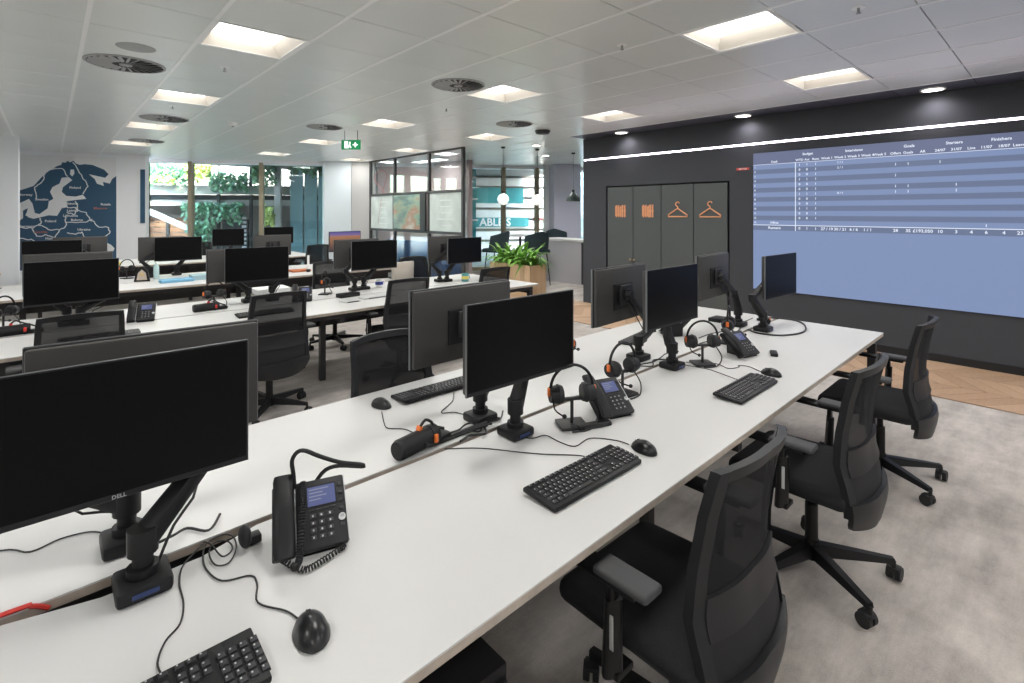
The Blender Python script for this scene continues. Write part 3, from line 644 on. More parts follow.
def arm(base, elbow, mon, label, hub=True):
    """the arm is a part of its monitor; pieces are modelled in the room and moved into the monitor's frame"""
    bx, by = base; o = Vector((bx, by, .7305)); e = Vector(elbow) - o
    ma = mon.rotation_euler[2]
    IV = (Matrix.Translation(mon.location) @ Matrix.Rotation(ma, 4, 'Z')).inverted() @ Matrix.Translation(o)
    v = Vector(mon.location) + Vector((-math.sin(ma) * .062, math.cos(ma) * .062, 0)) - o
    def put(mb, name, m, par):
        me = mb.mesh(name, m); me.transform(IV); return link(name, me, par)
    t = put(MB().box((0, 0, .018), (.108, .108, .036), bev=.010, seg=2), 'arm_foot', M_PLAST, mon)
    if hub: put(MB().box((0, -.0545, .018), (.05, .003, .010)), 'port_strip', mat('usb_blue', (.02, .04, .14), .4), t)
    put(MB().cyl((0, 0, .03), (0, 0, .135), .021).cyl((0, 0, .034), (0, 0, .055), .032), 'post', M_PLAST, t)
    b = MB(); seg(b, Vector((0, 0, .112)), e, .058, .052, .044, .042); b.cyl((0, 0, .085), (0, 0, .142), .031); put(b, 'lower_arm', M_PLAST, mon)
    b = MB(); seg(b, e, v, .042, .042, .032, .034); b.cyl(e - Vector((0, 0, .026)), e + Vector((0, 0, .026)), .024); put(b, 'upper_arm', M_PLAST2, mon)
    n = Vector((-math.sin(ma), math.cos(ma), 0)); b = MB(); b.cyl(v - n * .008, v + n * .028, .022); b.cyl(v + Vector((0, 0, -.03)), v + Vector((0, 0, .03)), .016); put(b, 'tilt_head', M_STEEL, mon)
    c = MB(); c.tube([(.03, .02, .03), tuple(e * .3 + Vector((.02, .012, .03))), tuple(e * .8 + Vector((.0, .02, -.035))), tuple((e + v) / 2 + Vector((0, .02, -.05))), tuple(v + Vector((.0, 0, -.05)))], .0035, 6); put(c, 'arm_cable', M_CABLE, mon)
    return t
arm((.16, 1.445), (.315, 1.53, .97), mons[0], 'black arm of the large near monitor with blue USB ports in its foot')
arm((.15, 1.66), (.02, 1.73, .90), mons[1], 'black arm behind the large near monitor, foot across the cable gap', False)
arm((1.345, 1.46), (1.40, 1.47, .96), mons[2], 'black arm in front of the middle foreground monitor')
arm((1.33, 1.66), (1.46, 1.70, .96), mons[3], 'black arm rising across the gap behind the middle foreground monitor', False)
arm((2.57, 1.50), (2.57, 1.53, .93), mons[5], 'upright black arm under the monitor before the cupboard')
arm((2.57, 1.72), (2.75, 1.74, .89), mons[4], 'slanting black arm under the monitor back before the cupboard', False)
arm((3.862, 1.52), (3.72, 1.54, .985), mons[7], 'black arm with bronze sheen at the end of the foreground desk')
arm((3.89, 1.715), (3.86, 1.73, .98), mons[6], 'black arm behind the telephone at the far end', False)
for i, (m_i, bx, by, ex, lab) in enumerate([(8, .18, 4.97, .2, 'arm of the left second bench monitor'), (10, 1.62, 4.98, .1, 'arm of the second bench monitor above the mesh chair'), (12, 2.62, 5.02, .14, 'arm of the second bench monitor left of the partition'), (14, 3.68, 5.05, .12, 'arm of the right-hand second bench monitor'),
        (9, .10, 5.2, -.1, 'rear arm at the left of the second bench'), (11, 1.42, 5.25, -.12, 'rear arm near the mesh chair on the second bench'), (13, 2.5, 5.28, -.1, 'rear arm left of the partition on the second bench'), (15, 3.6, 5.3, -.1, 'rear arm at the right end of the second bench'),
        (16, 1.3, 8.2, .1, 'arm of the third bench monitor under the greenery'), (18, .1, 8.1, .1, 'arm of the monitor in front of the map'), (20, 2.5, 7.98, -.1, 'arm of the monitor back in the middle of the third bench'), (21, 3.28, 10.6, .1, 'arm of the far monitor under the right window'), (22, 2.5, 10.8, .1, 'arm of the far monitor by the bronze mullion'), (17, 1.0, 8.2, -.1, 'arm of the monitor back left of the greenery monitor'), (19, .4, 8.15, .1, 'arm of the grey monitor back by the map')]):
    mm = mons[m_i]; 
    sgn = 1 if abs(math.degrees(mm.rotation_euler[2])) < 90 else -1; by = mm.location.y + sgn * .16
    arm((bx, by), (bx + ex, by + .02, .95), mm, 'black ' + lab, False)
MB().box((0, .05, -.397), (.22, .16, .014), bev=.005).build('foot', M_PLAST, lit); MB().cyl((0, .05, -.392), (0, .05, -.04), .02).build('post', M_PLAST, lit)

# ================================================================== CHAIRS
def make_chair():
    t = thing('office_chair', '', 'chair', (0, 0, 0), 0, 'black mesh office chairs')
    # wheeled base
    for k in range(5):
        an = R(-90 + 36 + 72 * k); M = Matrix.Rotation(an, 4, 'Z')
        b = MB(M); q = []
        for (x, wd, z0, z1) in ((.03, .028, .075, .125), (.18, .022, .078, .112), (.325, .016, .078, .098)):
            q.append([b.bm.verts.new(M @ Vector((x, sy * wd, z))) for sy, z in ((-1, z0), (1, z0), (.7, z1), (-.7, z1))])
        for A_, B_ in zip(q, q[1:]):
            for i in range(4): b.bm.faces.new((A_[i], A_[(i + 1) % 4], B_[(i + 1) % 4], B_[i]))
        b.bm.faces.new(q[0][::-1]); b.bm.faces.new(q[-1])
        leg = b.build('base_leg', M_PLAST, t, None, None, False)
        c = MB(M @ Matrix.Translation((.325, 0, 0)) @ Matrix.Rotation(R(50 + 37 * k), 4, 'Z'))
        c.cyl((0, 0, .055), (0, 0, .085), .009).cyl((.014, -.026, .0295), (.014, -.006, .0295), .029, n=20).cyl((.014, .006, .0295), (.014, .026, .0295), .029, n=20).box((.012, 0, .048), (.05, .046, .018), bev=.006)
        c.build('caster', M_RUB, leg)
    MB().cyl((0, 0, .06), (0, 0, .14), .036, .03).cyl((0, 0, .13), (0, 0, .30), .026).cyl((0, 0, .29), (0, 0, .40), .016).build('column', M_PLAST, t)
    MB().box((0, .02, .40), (.18, .26, .05), bev=.012).cyl((-.16, .05, .395), (.16, .05, .395), .008).box((-.17, .05, .39), (.05, .02, .012)).cyl((.0, -.2, .40), (0, -.10, .40), .022).build('mechanism', M_PLAST, t)
    b = MB()
    b.box((0, .04, .455), (.50, .48, .075), bev=.036, seg=4)
    for v in b.bm.verts:
        yy = v.co.y - .04; v.co.z += -.28 * max(0, yy - .12) ** 1.5 - .04 * (v.co.x / .25) ** 2 * 0 ; v.co.x *= 1 - .12 * max(0, yy) / .24 * .5
    b.build('seat', M_FAB, t)
    def yc(z):
        P = [(.33, -.185), (.42, -.205), (.50, -.195), (.60, -.165), (.72, -.170), (.85, -.190), (.98, -.222)]
        for (a, ya), (c, yb) in zip(P, P[1:]):
            if z <= c: 
                s = (z - a) / (c - a); return ya + (yb - ya) * s
        return P[-1][1]
    def wz(z):
        P = [(.33, .16), (.37, .205), (.42, .232), (.60, .236), (.80, .215), (.95, .208), (.985, .202)]
        for (a, ya), (c, yb) in zip(P, P[1:]):
            if z <= c: 
                s = max(0, (z - a) / (c - a)); return ya + (yb - ya) * s
        return P[-1][1]
    def S(off=0, dep=.055):
        return lambda u, z: (u * wz(z), yc(z) - dep * (1 - abs(u) ** 2.2) - off + .012 * (1 - abs(u)), z + .018 * (1 - u * u) * (z - .6) * 2)
    MB().grid(S(), -.88, .88, .64, .955, 14, 8, .006).build('back_mesh', M_MESH, t, 'see-through black mesh')
    f = MB(); f.grid(S(.008), -1, -.86, .40, .975, 1, 14, .026); f.grid(S(.008), .86, 1, .40, .975, 1, 14, .026); f.grid(S(.006), -.87, .87, .945, .975, 14, 1, .022); f.build('back_frame', M_CHAIR, t)
    MB().grid(S(.012), -.86, .86, .555, .655, 14, 3, .014).build('lumbar_band', M_PLAST2, t)
    MB().grid(S(.0), -.86, .86, .455, .56, 14, 2, .004).build('slot_black_sheet', M_BLK, t, 'black sheet for the dark of the open slot')  # solid black sheet, its colour stands in for the shade in an open slot
    MB().grid(S(.016, .06), -1, 1, .335, .462, 16, 4, .018).build('back_shell', M_CHAIR, t)
    for s in (-1, 1):
        a_ = MB(); a_.box((s * .295, .05, .650), (.070, .24, .018), bev=.006)
        a_.box((s * .268, .02, .395), (.07, .05, .02), bev=.004); seg(a_, (s * .295, .02, .39), (s * .302, .01, .60), .055, .030, .045, .026); seg(a_, (s * .300, .012, .58), (s * .300, .012, .655), .036, .020)
        ar = a_.build('armrest', M_PLAST, t)
        MB().box((s * .295, -.025, .665), (.078, .165, .024), bev=.010, seg=3).build('arm_pad', M_PAD, ar, 'dark grey arm pad')
        MB().box((s * .318, .005, .52), (.003, .012, .09), bev=.001, seg=1).build('slider', M_SILVER, ar)
    return t
ch0 = make_chair()
CH = [((1.385, .79), 0, 'black mesh office chair closest to the camera, at the bottom right'), ((2.525, .785), 0, 'black mesh office chair second along the near side of the foreground desk'), ((3.735, .785), 1, 'black mesh office chair at the far end of the near side, by the wooden floor'),
      ((1.28, 2.12), 180, 'black mesh chair back rising beyond the foreground desk beside the monitor back'), ((.14, 4.28), 2, 'grey framed mesh chair back at the left, before the second bench'), ((1.30, 4.31), 3, 'mesh chair with visible wheeled base in the aisle before the second bench'),
      ((2.50, 4.37), -4, 'mesh chair before the second bench, beside the foreground monitor back'), ((3.70, 4.55), 0, 'mesh chair at the right end of the second bench near the planter'),
      ((3.70, 5.88), 180, 'chair on the far side of the second bench between two monitors'), ((2.55, 5.98), 172, 'chair on the far side of the second bench seen under the desktop'),
      ((3.78, 9.85), 0, 'small far chair before the farthest bench by the white column'), ((.3, 9.1), 180, 'far chair beyond the third bench at the left'), ((2.3, 11.9), 180, 'farthest chair right in front of the windows')]
for k, ((x, y), a, lab) in enumerate(CH):
    if k == 0: ch0.location = (x, y, 0); ch0.rotation_euler = (0, 0, R(a)); ch0['label'] = lab
    else: dup(ch0, (x, y, 0), R(a), lab)

# ================================================================== DESK ITEMS
DZ = .7306
def keyboard(x, y, rz, label, blue=False, w=.44, d=.135):
    t = thing('keyboard', label, 'keyboard', (x, y, DZ), rz, 'black keyboards')
    b = MB(); b.box((0, 0, .008), (w, d, .014), bev=.004, seg=2)
    for v in b.bm.verts: v.co.z += (v.co.y + d / 2) * .07
    b.build('case', M_PLAST, t)
    k = MB(Matrix.Rotation(math.atan(.07), 4, 'X')); g = MB(Matrix.Rotation(math.atan(.07), 4, 'X')); p = .019
    def key(cx, cy, kw=1, kd=1):
        k.box((cx, cy, .0205), (kw * p - .003, kd * p - .003, .006), taper=(.82, .82)); g.box((cx - .003, cy + .003, .0238), (.003, .0035, .0006))
    xl = -w / 2 + .012
    rows = [[1] * 13 + [2], [1.5] + [1] * 12 + [1.5], [1.75] + [1] * 11 + [2.25], [2.25] + [1] * 10 + [2.75], [1.25, 1.25, 1.25, 6.25, 1.25, 1.25, 1.25, 1.25]]
    for r, row in enumerate(rows):
        cx = xl; cy = .030 - r * p + .002
        for u in row: key(cx + u * p / 2, cy, u); cx += u * p
    for i in range(13): key(xl + .0095 + i * p * 1.17, .056, 1, .8)
    x2 = xl + 15 * p + .007
    for r in range(2):
        for c in range(3): key(x2 + (c + .5) * p, .032 - r * p)
    for c in range(3): key(x2 + (c + .5) * p, .056, 1, .8); key(x2 + (c + .5) * p, .032 - 4 * p)
    key(x2 + 1.5 * p, .032 - 3 * p)
    x3 = x2 + 3 * p + .007
    for r in range(5):
        for c in range(4): key(x3 + (c + .5) * p, .032 - r * p)
    k.build('keys', M_KEY, t, None, 'stuff', False); g.build('key_symbols', M_KEYF, t, None, 'stuff', False)
    if blue: MB(Matrix.Rotation(math.atan(.07), 4, 'X')).box((xl + .0095 + 9 * p * 1.17, .056, .0236), (.010, .007, .002)).build('blue_key', mat('blue_key', (.03, .14, .30), .4), t, 'small blue key')
    return t
KB = keyboard(.085, 1.06, 0, 'black keyboard cut off by the bottom edge of the picture', True)
keyboard(1.295, 1.067, 0, 'black keyboard on the near side of the foreground desk beside the middle mouse')
keyboard(2.52, 1.07, R(1), 'black keyboard far along the near side, left of the farthest mouse')
keyboard(1.40, 2.075, PI, 'black keyboard on the far side behind the middle monitor')
keyboard(.26, 4.50, 0, 'black keyboard seen through the left mesh chair on the second bench')
keyboard(1.36, 4.62, 0, 'black keyboard seen through the mesh chair with the wheeled base')
def mouse(x, y, rz, label):
    t = thing('mouse', label, 'mouse', (x, y, DZ), rz, 'black computer mice')
    M_MS = mat('gloss_black', (.010, .010, .011), .28)
    def body(z0=0):
        b = MB(); b.sph((0, 0, 0), 1, (.036, .056, .036), 24, 16)
        for v in b.bm.verts:
            if v.co.z < 0: v.co.z *= .05
            v.co.x *= 1 - .10 * math.cos(v.co.y / .057 * 1.2) * (v.co.y > -.02) * (v.co.z > .004)
            if v.co.y > 0: v.co.z *= 1 - .25 * (v.co.y / .057)
            v.co.z += .002
        return b
    body().build('body', M_MS, t)
    MB().cyl((-.004, .026, .0235), (.004, .026, .0235), .0085).build('scroll_wheel', M_RUB, t)
    MB().box((0, .040, .0215), (.0012, .014, .004), (R(-28), 0, 0)).build('button_seam', M_RUB, t)
    return t
MO = [((.40, 1.055), -R(8), 'black mouse nearest the camera'), ((1.605, 1.05), -R(12), 'black mouse beside the middle foreground keyboard'), ((2.85, 1.08), -R(10), 'black mouse farthest along the near side of the foreground desk'), ((1.10, 2.08), PI + R(10), 'black mouse on the far side of the foreground desk')]
for p, a, l in MO: mouse(*p, a, l)
def cable(pts, label, r=.002, z=None, m=None, cat='cable'):
    P = [(x, y, (DZ + r + .0005) if len(q) == 0 else q[0]) for x, y, *q in pts]
    o = MB().tube(P, r, 6, smooth=5).build('cable', m or M_CABLE); return tag(o, label, cat)
cable([(.392, 1.112), (.38, 1.151), (.343, 1.215), (.359, 1.278), (.355, 1.318), (.301, 1.344), (.282, 1.415), (.288, 1.478), (.307, 1.525), (.345, 1.535), (.364, 1.506), (.356, 1.447), (.327, 1.399, DZ + .004), (.301, 1.412, DZ + .005), (.300, 1.472, DZ + .006), (.321, 1.506, DZ + .007), (.347, 1.487, DZ + .006), (.347, 1.446, DZ + .006), (.321, 1.433, DZ + .006), (.310, 1.50, DZ + .009), (.30, 1.532, DZ + .004)], 'thin black mouse cable coiled beside the desk telephone')
cable([(.156, 1.131, DZ + .009), (.154, 1.182), (.173, 1.231), (.204, 1.264), (.220, 1.324), (.225, 1.401), (.241, 1.463), (.276, 1.505), (.296, 1.528)], 'thin black keyboard cable running up to the cable gap at the left')
cable([(-.25, 1.87), (-.092, 1.845), (-.036, 1.788), (.022, 1.805), (.083, 1.79), (.12, 1.74)], 'black cable on the far half of the desk below the large near monitor')
cable([(1.60, 1.112), (1.591, 1.167), (1.534, 1.242), (1.441, 1.237), (1.424, 1.296), (1.425, 1.376), (1.36, 1.40), (1.33, 1.53)], 'thin mouse cable crossing the desk below the headset')
cable([(1.389, 1.151, DZ + .012), (1.388, 1.191), (1.314, 1.268), (1.258, 1.34), (1.171, 1.461), (1.071, 1.545)], 'thin keyboard cable running to the black cylinder speaker')
cable([(1.068, 2.015), (1.017, 1.898), (1.006, 1.844), (1.051, 1.79), (1.06, 1.70)], 'thin cable of the far side mouse')
cable([(1.44, 2.0), (1.365, 1.909), (1.255, 1.836), (1.30, 1.796), (1.318, 1.72)], 'thin cable of the far side keyboard')
cable([(2.86, 1.139), (2.903, 1.222), (2.88, 1.268), (2.85, 1.25, DZ + .005), (2.784, 1.281), (2.82, 1.373), (2.72, 1.50)], 'thin mouse cable with a small knot beside the far keyboard')
cable([(2.601, 1.142, DZ + .012), (2.679, 1.304), (2.689, 1.366), (2.66, 1.50)], 'thin cable behind the far keyboard')
cable([(4.10, 1.62, DZ + .02), (4.35, 1.66), (4.40, 1.50), (4.28, 1.38), (4.02, 1.30), (3.80, 1.36), (3.74, 1.50), (3.80, 1.60)], 'thick black cable looping over the end of the foreground desk', r=.006)
cable([(-.5, 1.535, DZ + .012), (-.076, 1.535, DZ + .010), (-.03, 1.537, DZ + .004), (.0, 1.538, .715)], 'red cable lying in the gap at the left', r=.005, m=M_RED)
random.seed(3)
CBL = [('bundle of black cables between the middle arms', 1.14, 1.56, 1.33), ('black cables trailing from the cylinder speaker', 1.03, 1.585, 1.30), ('black cable behind the near arm foot', .12, 1.60, .36), ('black cable slack across the middle gap', 1.10, 1.60, 1.40), ('black cables lying before the upright arm', 2.2, 1.60, 2.66), ('black cable on the gap by the far headset', 2.30, 1.62, 2.85), ('black cable near the last telephone', 3.05, 1.64, 3.84), ('thin cables beside the speaker', 1.06, 1.62, 1.45), ('black cable under the far monitor back', 3.3, 1.72, 4.2)]
for lab, xa, y, xb in CBL:
    n = 6; cable([(xa + (xb - xa) * i / n, y + random.uniform(-.035, .035), DZ + .004 + random.uniform(0, .012)) for i in range(n + 1)], lab, r=.0045 if 'bundle' in lab else .0035)
cable([(1.30, 1.58, DZ + .02), (1.18, 1.60, DZ + .01), (1.08, 1.60, DZ + .006), (1.0, 1.57, DZ + .03)], 'thick grey sheathed cable beside the cylinder speaker', r=.011, m=M_PLAST2)

# ------------------------------------------------------------------ telephones
def make_phone(label):
    t = thing('desk_telephone', label, 'telephone', (0, 0, 0), 0, 'black desk telephones')
    TL = R(38); MT = Matrix.Translation((0, 0, .014)) @ Matrix.Rotation(TL, 4, 'X')     # x right, y up the slope
    MB(MT).box((0, .088, 0), (.124, .176, .022), bev=.006, seg=2).build('face', M_PLAST2, t)
    for sx in (-1, 1): MB(MT).boxe(sx * .062, sx * .0645, .006, .172, -.010, .008).build('side_trim', M_SILVER, t, 'pale side trim', None, False)
    MB().prism([(0, 0), (.13, 0), (.135, .09), (.02, .012)], -.055, .055, Matrix(((0, 0, 1, 0), (1, 0, 0, .01), (0, 1, 0, .0), (0, 0, 0, 1)))).build('stand', M_PLAST, t, None, None, False)
    MB(MT).boxe(-.036, .040, .100, .158, .0105, .0125).build('display_frame', M_PLAST, t, None, None, False)
    MB(MT).boxe(-.033, .037, .104, .154, .0125, .0132).build('display', M_LCD, t, 'blue lit display', None, False)
    for q in range(4): MB(MT).boxe(-.029, -.029 + (.05, .035, .044, .03)[q], .145 - q * .009, .148 - q * .009, .0132, .0134).build('display_row', mat('lcd_text', (.02, .02, .02), .5, emit=(.30, .33, .45), es=.7), t, None, None, False)
    k = MB(MT); g = MB(MT)
    for r in range(4):
        for c in range(3): k.box((-.022 + c * .021, .078 - r * .0175, .0125), (.015, .011, .004), bev=.0015, seg=1); g.box((-.022 + c * .021, .078 - r * .0175, .0147), (.004, .005, .0005))
    for r in range(6): k.box((.050, .148 - r * .021, .0125), (.010, .009, .004), bev=.0012, seg=1); 
    for r in range(3): k.box((-.050, .148 - r * .021, .0125), (.010, .009, .004), bev=.0012, seg=1)
    for c in range(4): k.box((-.024 + c * .018, .094, .012), (.013, .004, .003))
    k.build('buttons', M_KEY, t, None, 'stuff', False); g.build('button_symbols', M_KEYF, t, None, 'stuff', False)
    MB(MT).cyl((.050, .062, .011), (.050, .062, .0145), .009).build('navigation_ring', M_SILVER, t)
    # handset on its cradle at the left
    MB(MT).box((-.092, .088, -.002), (.054, .18, .020), bev=.005, seg=2).build('cradle', M_PLAST, t)
    b = MB(MT); n = 14; rings = []
    for i in range(n + 1):
        u = i / n; y = -.012 + u * .205; lift = .030 + .016 * math.sin(PI * u) ; th = .018 + .014 * (abs(2 * u - 1) ** 3); wd = .046 + .006 * abs(2 * u - 1) ** 2
        if i in (0, n): th *= .5; wd *= .85
        rg = []
        for q in range(12):
            an = 2 * PI * (q + .5) / 12; ca, sa = math.cos(an), math.sin(an)
            rg.append(b.bm.verts.new(MT @ Vector((-.092 + math.copysign(abs(ca) ** .6, ca) * wd / 2, y, lift - th * .25 + math.copysign(abs(sa) ** .6, sa) * th / 2))))
        rings.append(rg)
    for A_, B_ in zip(rings, rings[1:]):
        for q in range(12): b.bm.faces.new((A_[q], A_[(q + 1) % 12], B_[(q + 1) % 12], B_[q]))
    b.bm.faces.new(rings[0][::-1]); b.bm.faces.new(rings[-1]); b.build('handset', M_PLAST, t)
    return t
def coil(path, turns, R_, r, name='coiled_cord'):
    P = [Vector(p) for p in path]; Q = []; n = turns * 10
    def at(s):
        s *= (len(P) - 1); i = min(int(s), len(P) - 2); f = s - i; a, b, c, d = P[max(i - 1, 0)], P[i], P[i + 1], P[min(i + 2, len(P) - 1)]
        return .5 * ((2 * b) + (c - a) * f + (2 * a - 5 * b + 4 * c - d) * f * f + (3 * b - a - 3 * c + d) * f ** 3)
    for i in range(n + 1):
        s = i / n; p = at(s); d = (at(min(1, s + .01)) - at(max(0, s - .01))).normalized(); x = d.cross(Vector((.3, .2, 1))).normalized(); y = d.cross(x); an = 2 * PI * turns * s
        Q.append(p + (x * math.cos(an) + y * math.sin(an)) * R_)
    return MB().tube(Q, r, 5, smooth=1)
ph = make_phone('black desk telephone with blue display and coiled cord, nearest the camera'); ph.location = (.516, 1.279, DZ); ph.rotation_euler = (0, 0, R(-17)); ph.scale = (1.0, 1.0, 1.0)
for (x, y, z, a, lab) in [(1.79, 1.275, DZ, -17, 'black desk telephone beside the headset stand in the middle of the desk'), (3.115, 1.285, DZ, -15, 'black desk telephone farthest along the foreground desk'),
        (.56, 4.92, DZ, -12, 'black desk telephone on the second bench beyond the left chair'), (1.83, 4.98, DZ, -20, 'telephone standing on the second bench right of the mesh chair'), (3.30, 1.98, DZ, 150, 'telephone seen from behind under the farthest monitor back')]:
    dup(ph, (x, y, z), R(a), lab)
c_ = coil([(-.075, -.035, .010), (-.060, -.028, .014), (-.056, -.012, .048), (-.050, .03, .088), (-.046, .07, .120), (-.044, .10, .143)], 40, .0075, .0021); c_.build('coiled_cord', M_CABLE, ph, 'black coiled cord')
c_ = coil([(-.095, -.012, .02), (-.05, -.052, .009), (.0, -.035, .009), (.05, -.005, .010)], 22, .0062, .0019); c_.build('coiled_cord', M_CABLE, ph)

# ------------------------------------------------------------------ headsets
def make_headset(label):
    t = thing('headset', label, 'headset', (0, 0, 0), 0, 'black headsets with orange tabs')
    P = [(math.sin(a) * .078, 0, .055 + .095 + math.cos(a) * .085 - .01) for a in [R(x) for x in range(-105, 106, 15)]]
    MB().tube(P, .0055, 8, smooth=2).build('headband', M_PLAST, t)
    for s in (-1, 1):
        c = MB().cyl((s * .052, 0, .12), (s * .082, 0, .12), .034, .028, n=20).cyl((s * .036, 0, .12), (s * .052, 0, .12), .030, .036, n=20).build('ear_cup', M_PLAST2, t)
        MB().box((s * .085, .0, .13), (.008, .016, .030), bev=.003).build('tab', M_ORANGE, c, 'orange tab')
    MB().tube([(-.07, 0, .11), (-.078, -.05, .085), (-.06, -.085, .075)], .003, 6).sph((-.057, -.09, .075), .008).build('microphone_boom', M_PLAST, t)
    MB().box((0, .0, .006), (.10, .09, .012), bev=.004).cyl((0, .0, .01), (0, 0, .10), .006).box((0, 0, .10), (.08, .02, .01), bev=.003).build('stand', M_STEEL, t)
    MB().tube([(.07, 0, .09), (.09, -.02, .04), (.05, -.05, .004), (-.02, -.06, .004)], .003, 6).build('cord', M_CABLE, t)
    return t
hs = make_headset('black headset with orange tab standing left of the middle telephone'); hs.location = (1.575, 1.37, DZ); hs.rotation_euler = (0, 0, R(-30)); hs.scale = (1.15, 1.15, 1.1)
for (x, y, a, lab) in [(2.76, 1.42, -38, 'black headset with orange tab on a small stand before the upright arm'), (2.02, 1.44, -5, 'black headset with orange dot just behind the middle telephone'), (3.33, 1.53, 20, 'black headset with orange tabs behind the farthest telephone'), (2.13, 1.95, 100, 'black headset across the gap behind the middle telephone'), (1.10, 5.2, 20, 'black headset beside the cylinder speaker on the second bench'), (-.25, 5.3, 50, 'black headset at the left end of the second bench'), (2.15, 5.3, 50, 'black headset left of the partition-side monitor on the second bench'), (.75, 8.3, 30, 'black headset at the left of the greenery monitor on the third bench')]:
    dup(hs, (x, y, DZ), R(a), lab)
# headset band hooked on the nearest phone
hb = thing('headset_band', 'black headset band looping up behind the nearest telephone', 'headset', (.50, 1.42, DZ))
MB().tube([(-.005, -.0, .085), (-.01, 0, .157), (-.014, 0, .195), (.0, 0, .215), (.022, 0, .212), (.06, 0, .185), (.12, 0, .148), (.185, 0, .120), (.19, 0, .112), (.12, 0, .138), (.078, 0, .140), (.05, 0, .115), (.03, -.005, .09)], .0058, 8).build('band', M_RUB, hb)
MB().tube([(-.005, 0, .10), (-.005, .02, .05), (0, .05, .004)], .004, 6).tube([(.03, 0, .095), (.04, .03, .05), (.03, .06, .004)], .004, 6).build('cord', M_CABLE, hb)
MB().sph((-.125, .02, .030), .028, (.55, 1, 1)).box((-.10, .03, .012), (.03, .03, .022), bev=.004).build('ear_cup', M_PLAST2, hb)

def speaker(x, y, rz, lab, L=.185, r=.036, tabs=M_ORANGE):
    t = thing('cylinder_speaker', lab, 'speaker', (x, y, DZ), rz, 'black cylinder speakers')
    b = MB().cyl((-L / 2 + .012, 0, r), (L / 2, 0, r), r, n=28).cyl((-L / 2, 0, r), (-L / 2 + .012, 0, r), r * .86, r, n=28); b.build('body', M_PLAST, t)
    MB().cyl((L / 2 - .035, 0, r), (L / 2 - .02, 0, r), r * 1.06, n=28).build('ring', M_PLAST2, t)
    MB().box((.02, .005, 2 * r + .004), (.016, .02, .02), (0, R(20), 0), bev=.003).build('tab', tabs, t, 'coloured tab'); MB().box((L / 2 - .03, -r - .004, r), (.016, .01, .03), bev=.003).build('tab', tabs, t, 'coloured tab')
    MB().tube([(.02, .0, 2 * r + .012), (.045, .0, 2 * r + .028), (.075, 0, 2 * r + .012), (L / 2, 0, 2 * r - .01), (L / 2 + .05, .0, r)], .0055, 7).build('strap', M_RUB, t)
    MB().box((L / 2 + .03, -.01, .015), (.06, .05, .028), bev=.006).box((L / 2 + .06, .02, .012), (.03, .06, .018), bev=.005).build('bracket', M_PLAST, t)
speaker(.985, 1.60, R(12), 'black cylinder speaker with orange tabs lying by the gap of the foreground desk')
speaker(1.02, 5.12, R(5), 'black cylinder speaker with a red tab on the second bench', .2, .034, M_RED)
speaker(-.22, 5.02, R(5), 'black cylinder with a red tab at the left end of the second bench', .24, .036, M_RED)
speaker(4.12, 1.60, R(30), 'small black cylinder with an orange tab inside the cable loop at the desk end', .10, .028)
def dock(x, y, rz, lab, d=(.17, .10, .028), m=M_PLAST):
    t = thing('docking_box', lab, 'dock', (x, y, DZ), rz, 'small docks'); MB().box((0, 0, d[2] / 2), d, bev=.005).build('body', m, t); MB().box((0, -d[1] / 2 - .001, d[2] / 2), (d[0] * .7, .002, .008)).build('port_row', M_STEEL, t)
dock(2.12, 2.02, R(30), 'black flat box on the far half beside the monitor back before the cupboard', (.16, .12, .03))
dock(1.63, 1.30, R(-20), 'flat black bar at the foot of the middle headset', (.15, .035, .018))
dock(3.26, 1.22, R(25), 'small black rest beside the farthest telephone', (.09, .04, .02))
dock(2.27, 5.0, R(8), 'black dock on the second bench below the partition-side monitor', (.22, .10, .04))
dock(2.16, 4.72, R(3), 'silver tablet lying on the second bench', (.16, .14, .012), M_SILVER)
dock(2.48, 4.78, R(3), 'long silver keyboard on the second bench', (.36, .12, .014), M_SILVER)
dock(3.95, 1.90, R(0), 'black box under the farthest monitor back', (.14, .1, .03))
dock(2.95, 2.0, R(10), 'long black bar at the far edge of the foreground desk', (.34, .09, .018))
# small things on the benches behind
def mug(x, y, r, h, m, lab, m2=None):
    t = thing('mug', lab, 'mug', (x, y, DZ)); MB().lathe([(r * .9, 0), (r, .01), (r, h), (r * .88, h), (r * .85, .01), (.001, .008)]).build('cup', m, t); MB().tube([(r, 0, h * .8), (r + .022, 0, h * .7), (r + .022, 0, h * .35), (r, 0, h * .25)], .004, 6).build('handle', m, t)
    if m2: MB().lathe([(r + .001, h * .3), (r + .001, h * .7), (r - .002, h * .7), (r - .002, h * .3)]).build('stripe', m2, t)
mug(3.86, 5.12, .045, .10, mat('teal', (.10, .35, .38), .4), 'teal mug with a yellow stripe at the right of the second bench', mat('yellow', (.7, .6, .15), .5))
mug(2.84, 5.42, .045, .09, M_PAPER, 'white mug with a blue stripe on the second bench', mat('blue_ink', (.02, .04, .25), .5))
t = thing('water_bottle', 'pale teal water bottle on the third bench by the triangular award', 'bottle', (1.03, 8.0, DZ)); MB().lathe([(.03, 0), (.032, .01), (.032, .16), (.012, .19), (.012, .205)]).build('body', mat('bottle_teal', (.45, .62, .62), .25), t); MB().cyl((0, 0, .205), (0, 0, .225), .014).build('cap', M_PAPER, t)
t = thing('award_plaque', 'triangular glass award with a gold emblem on the third bench', 'award', (.86, 7.82, DZ), R(-20)); MT2 = Matrix(((1, 0, 0, 0), (0, 0, 1, 0), (0, 1, 0, 0), (0, 0, 0, 1)))
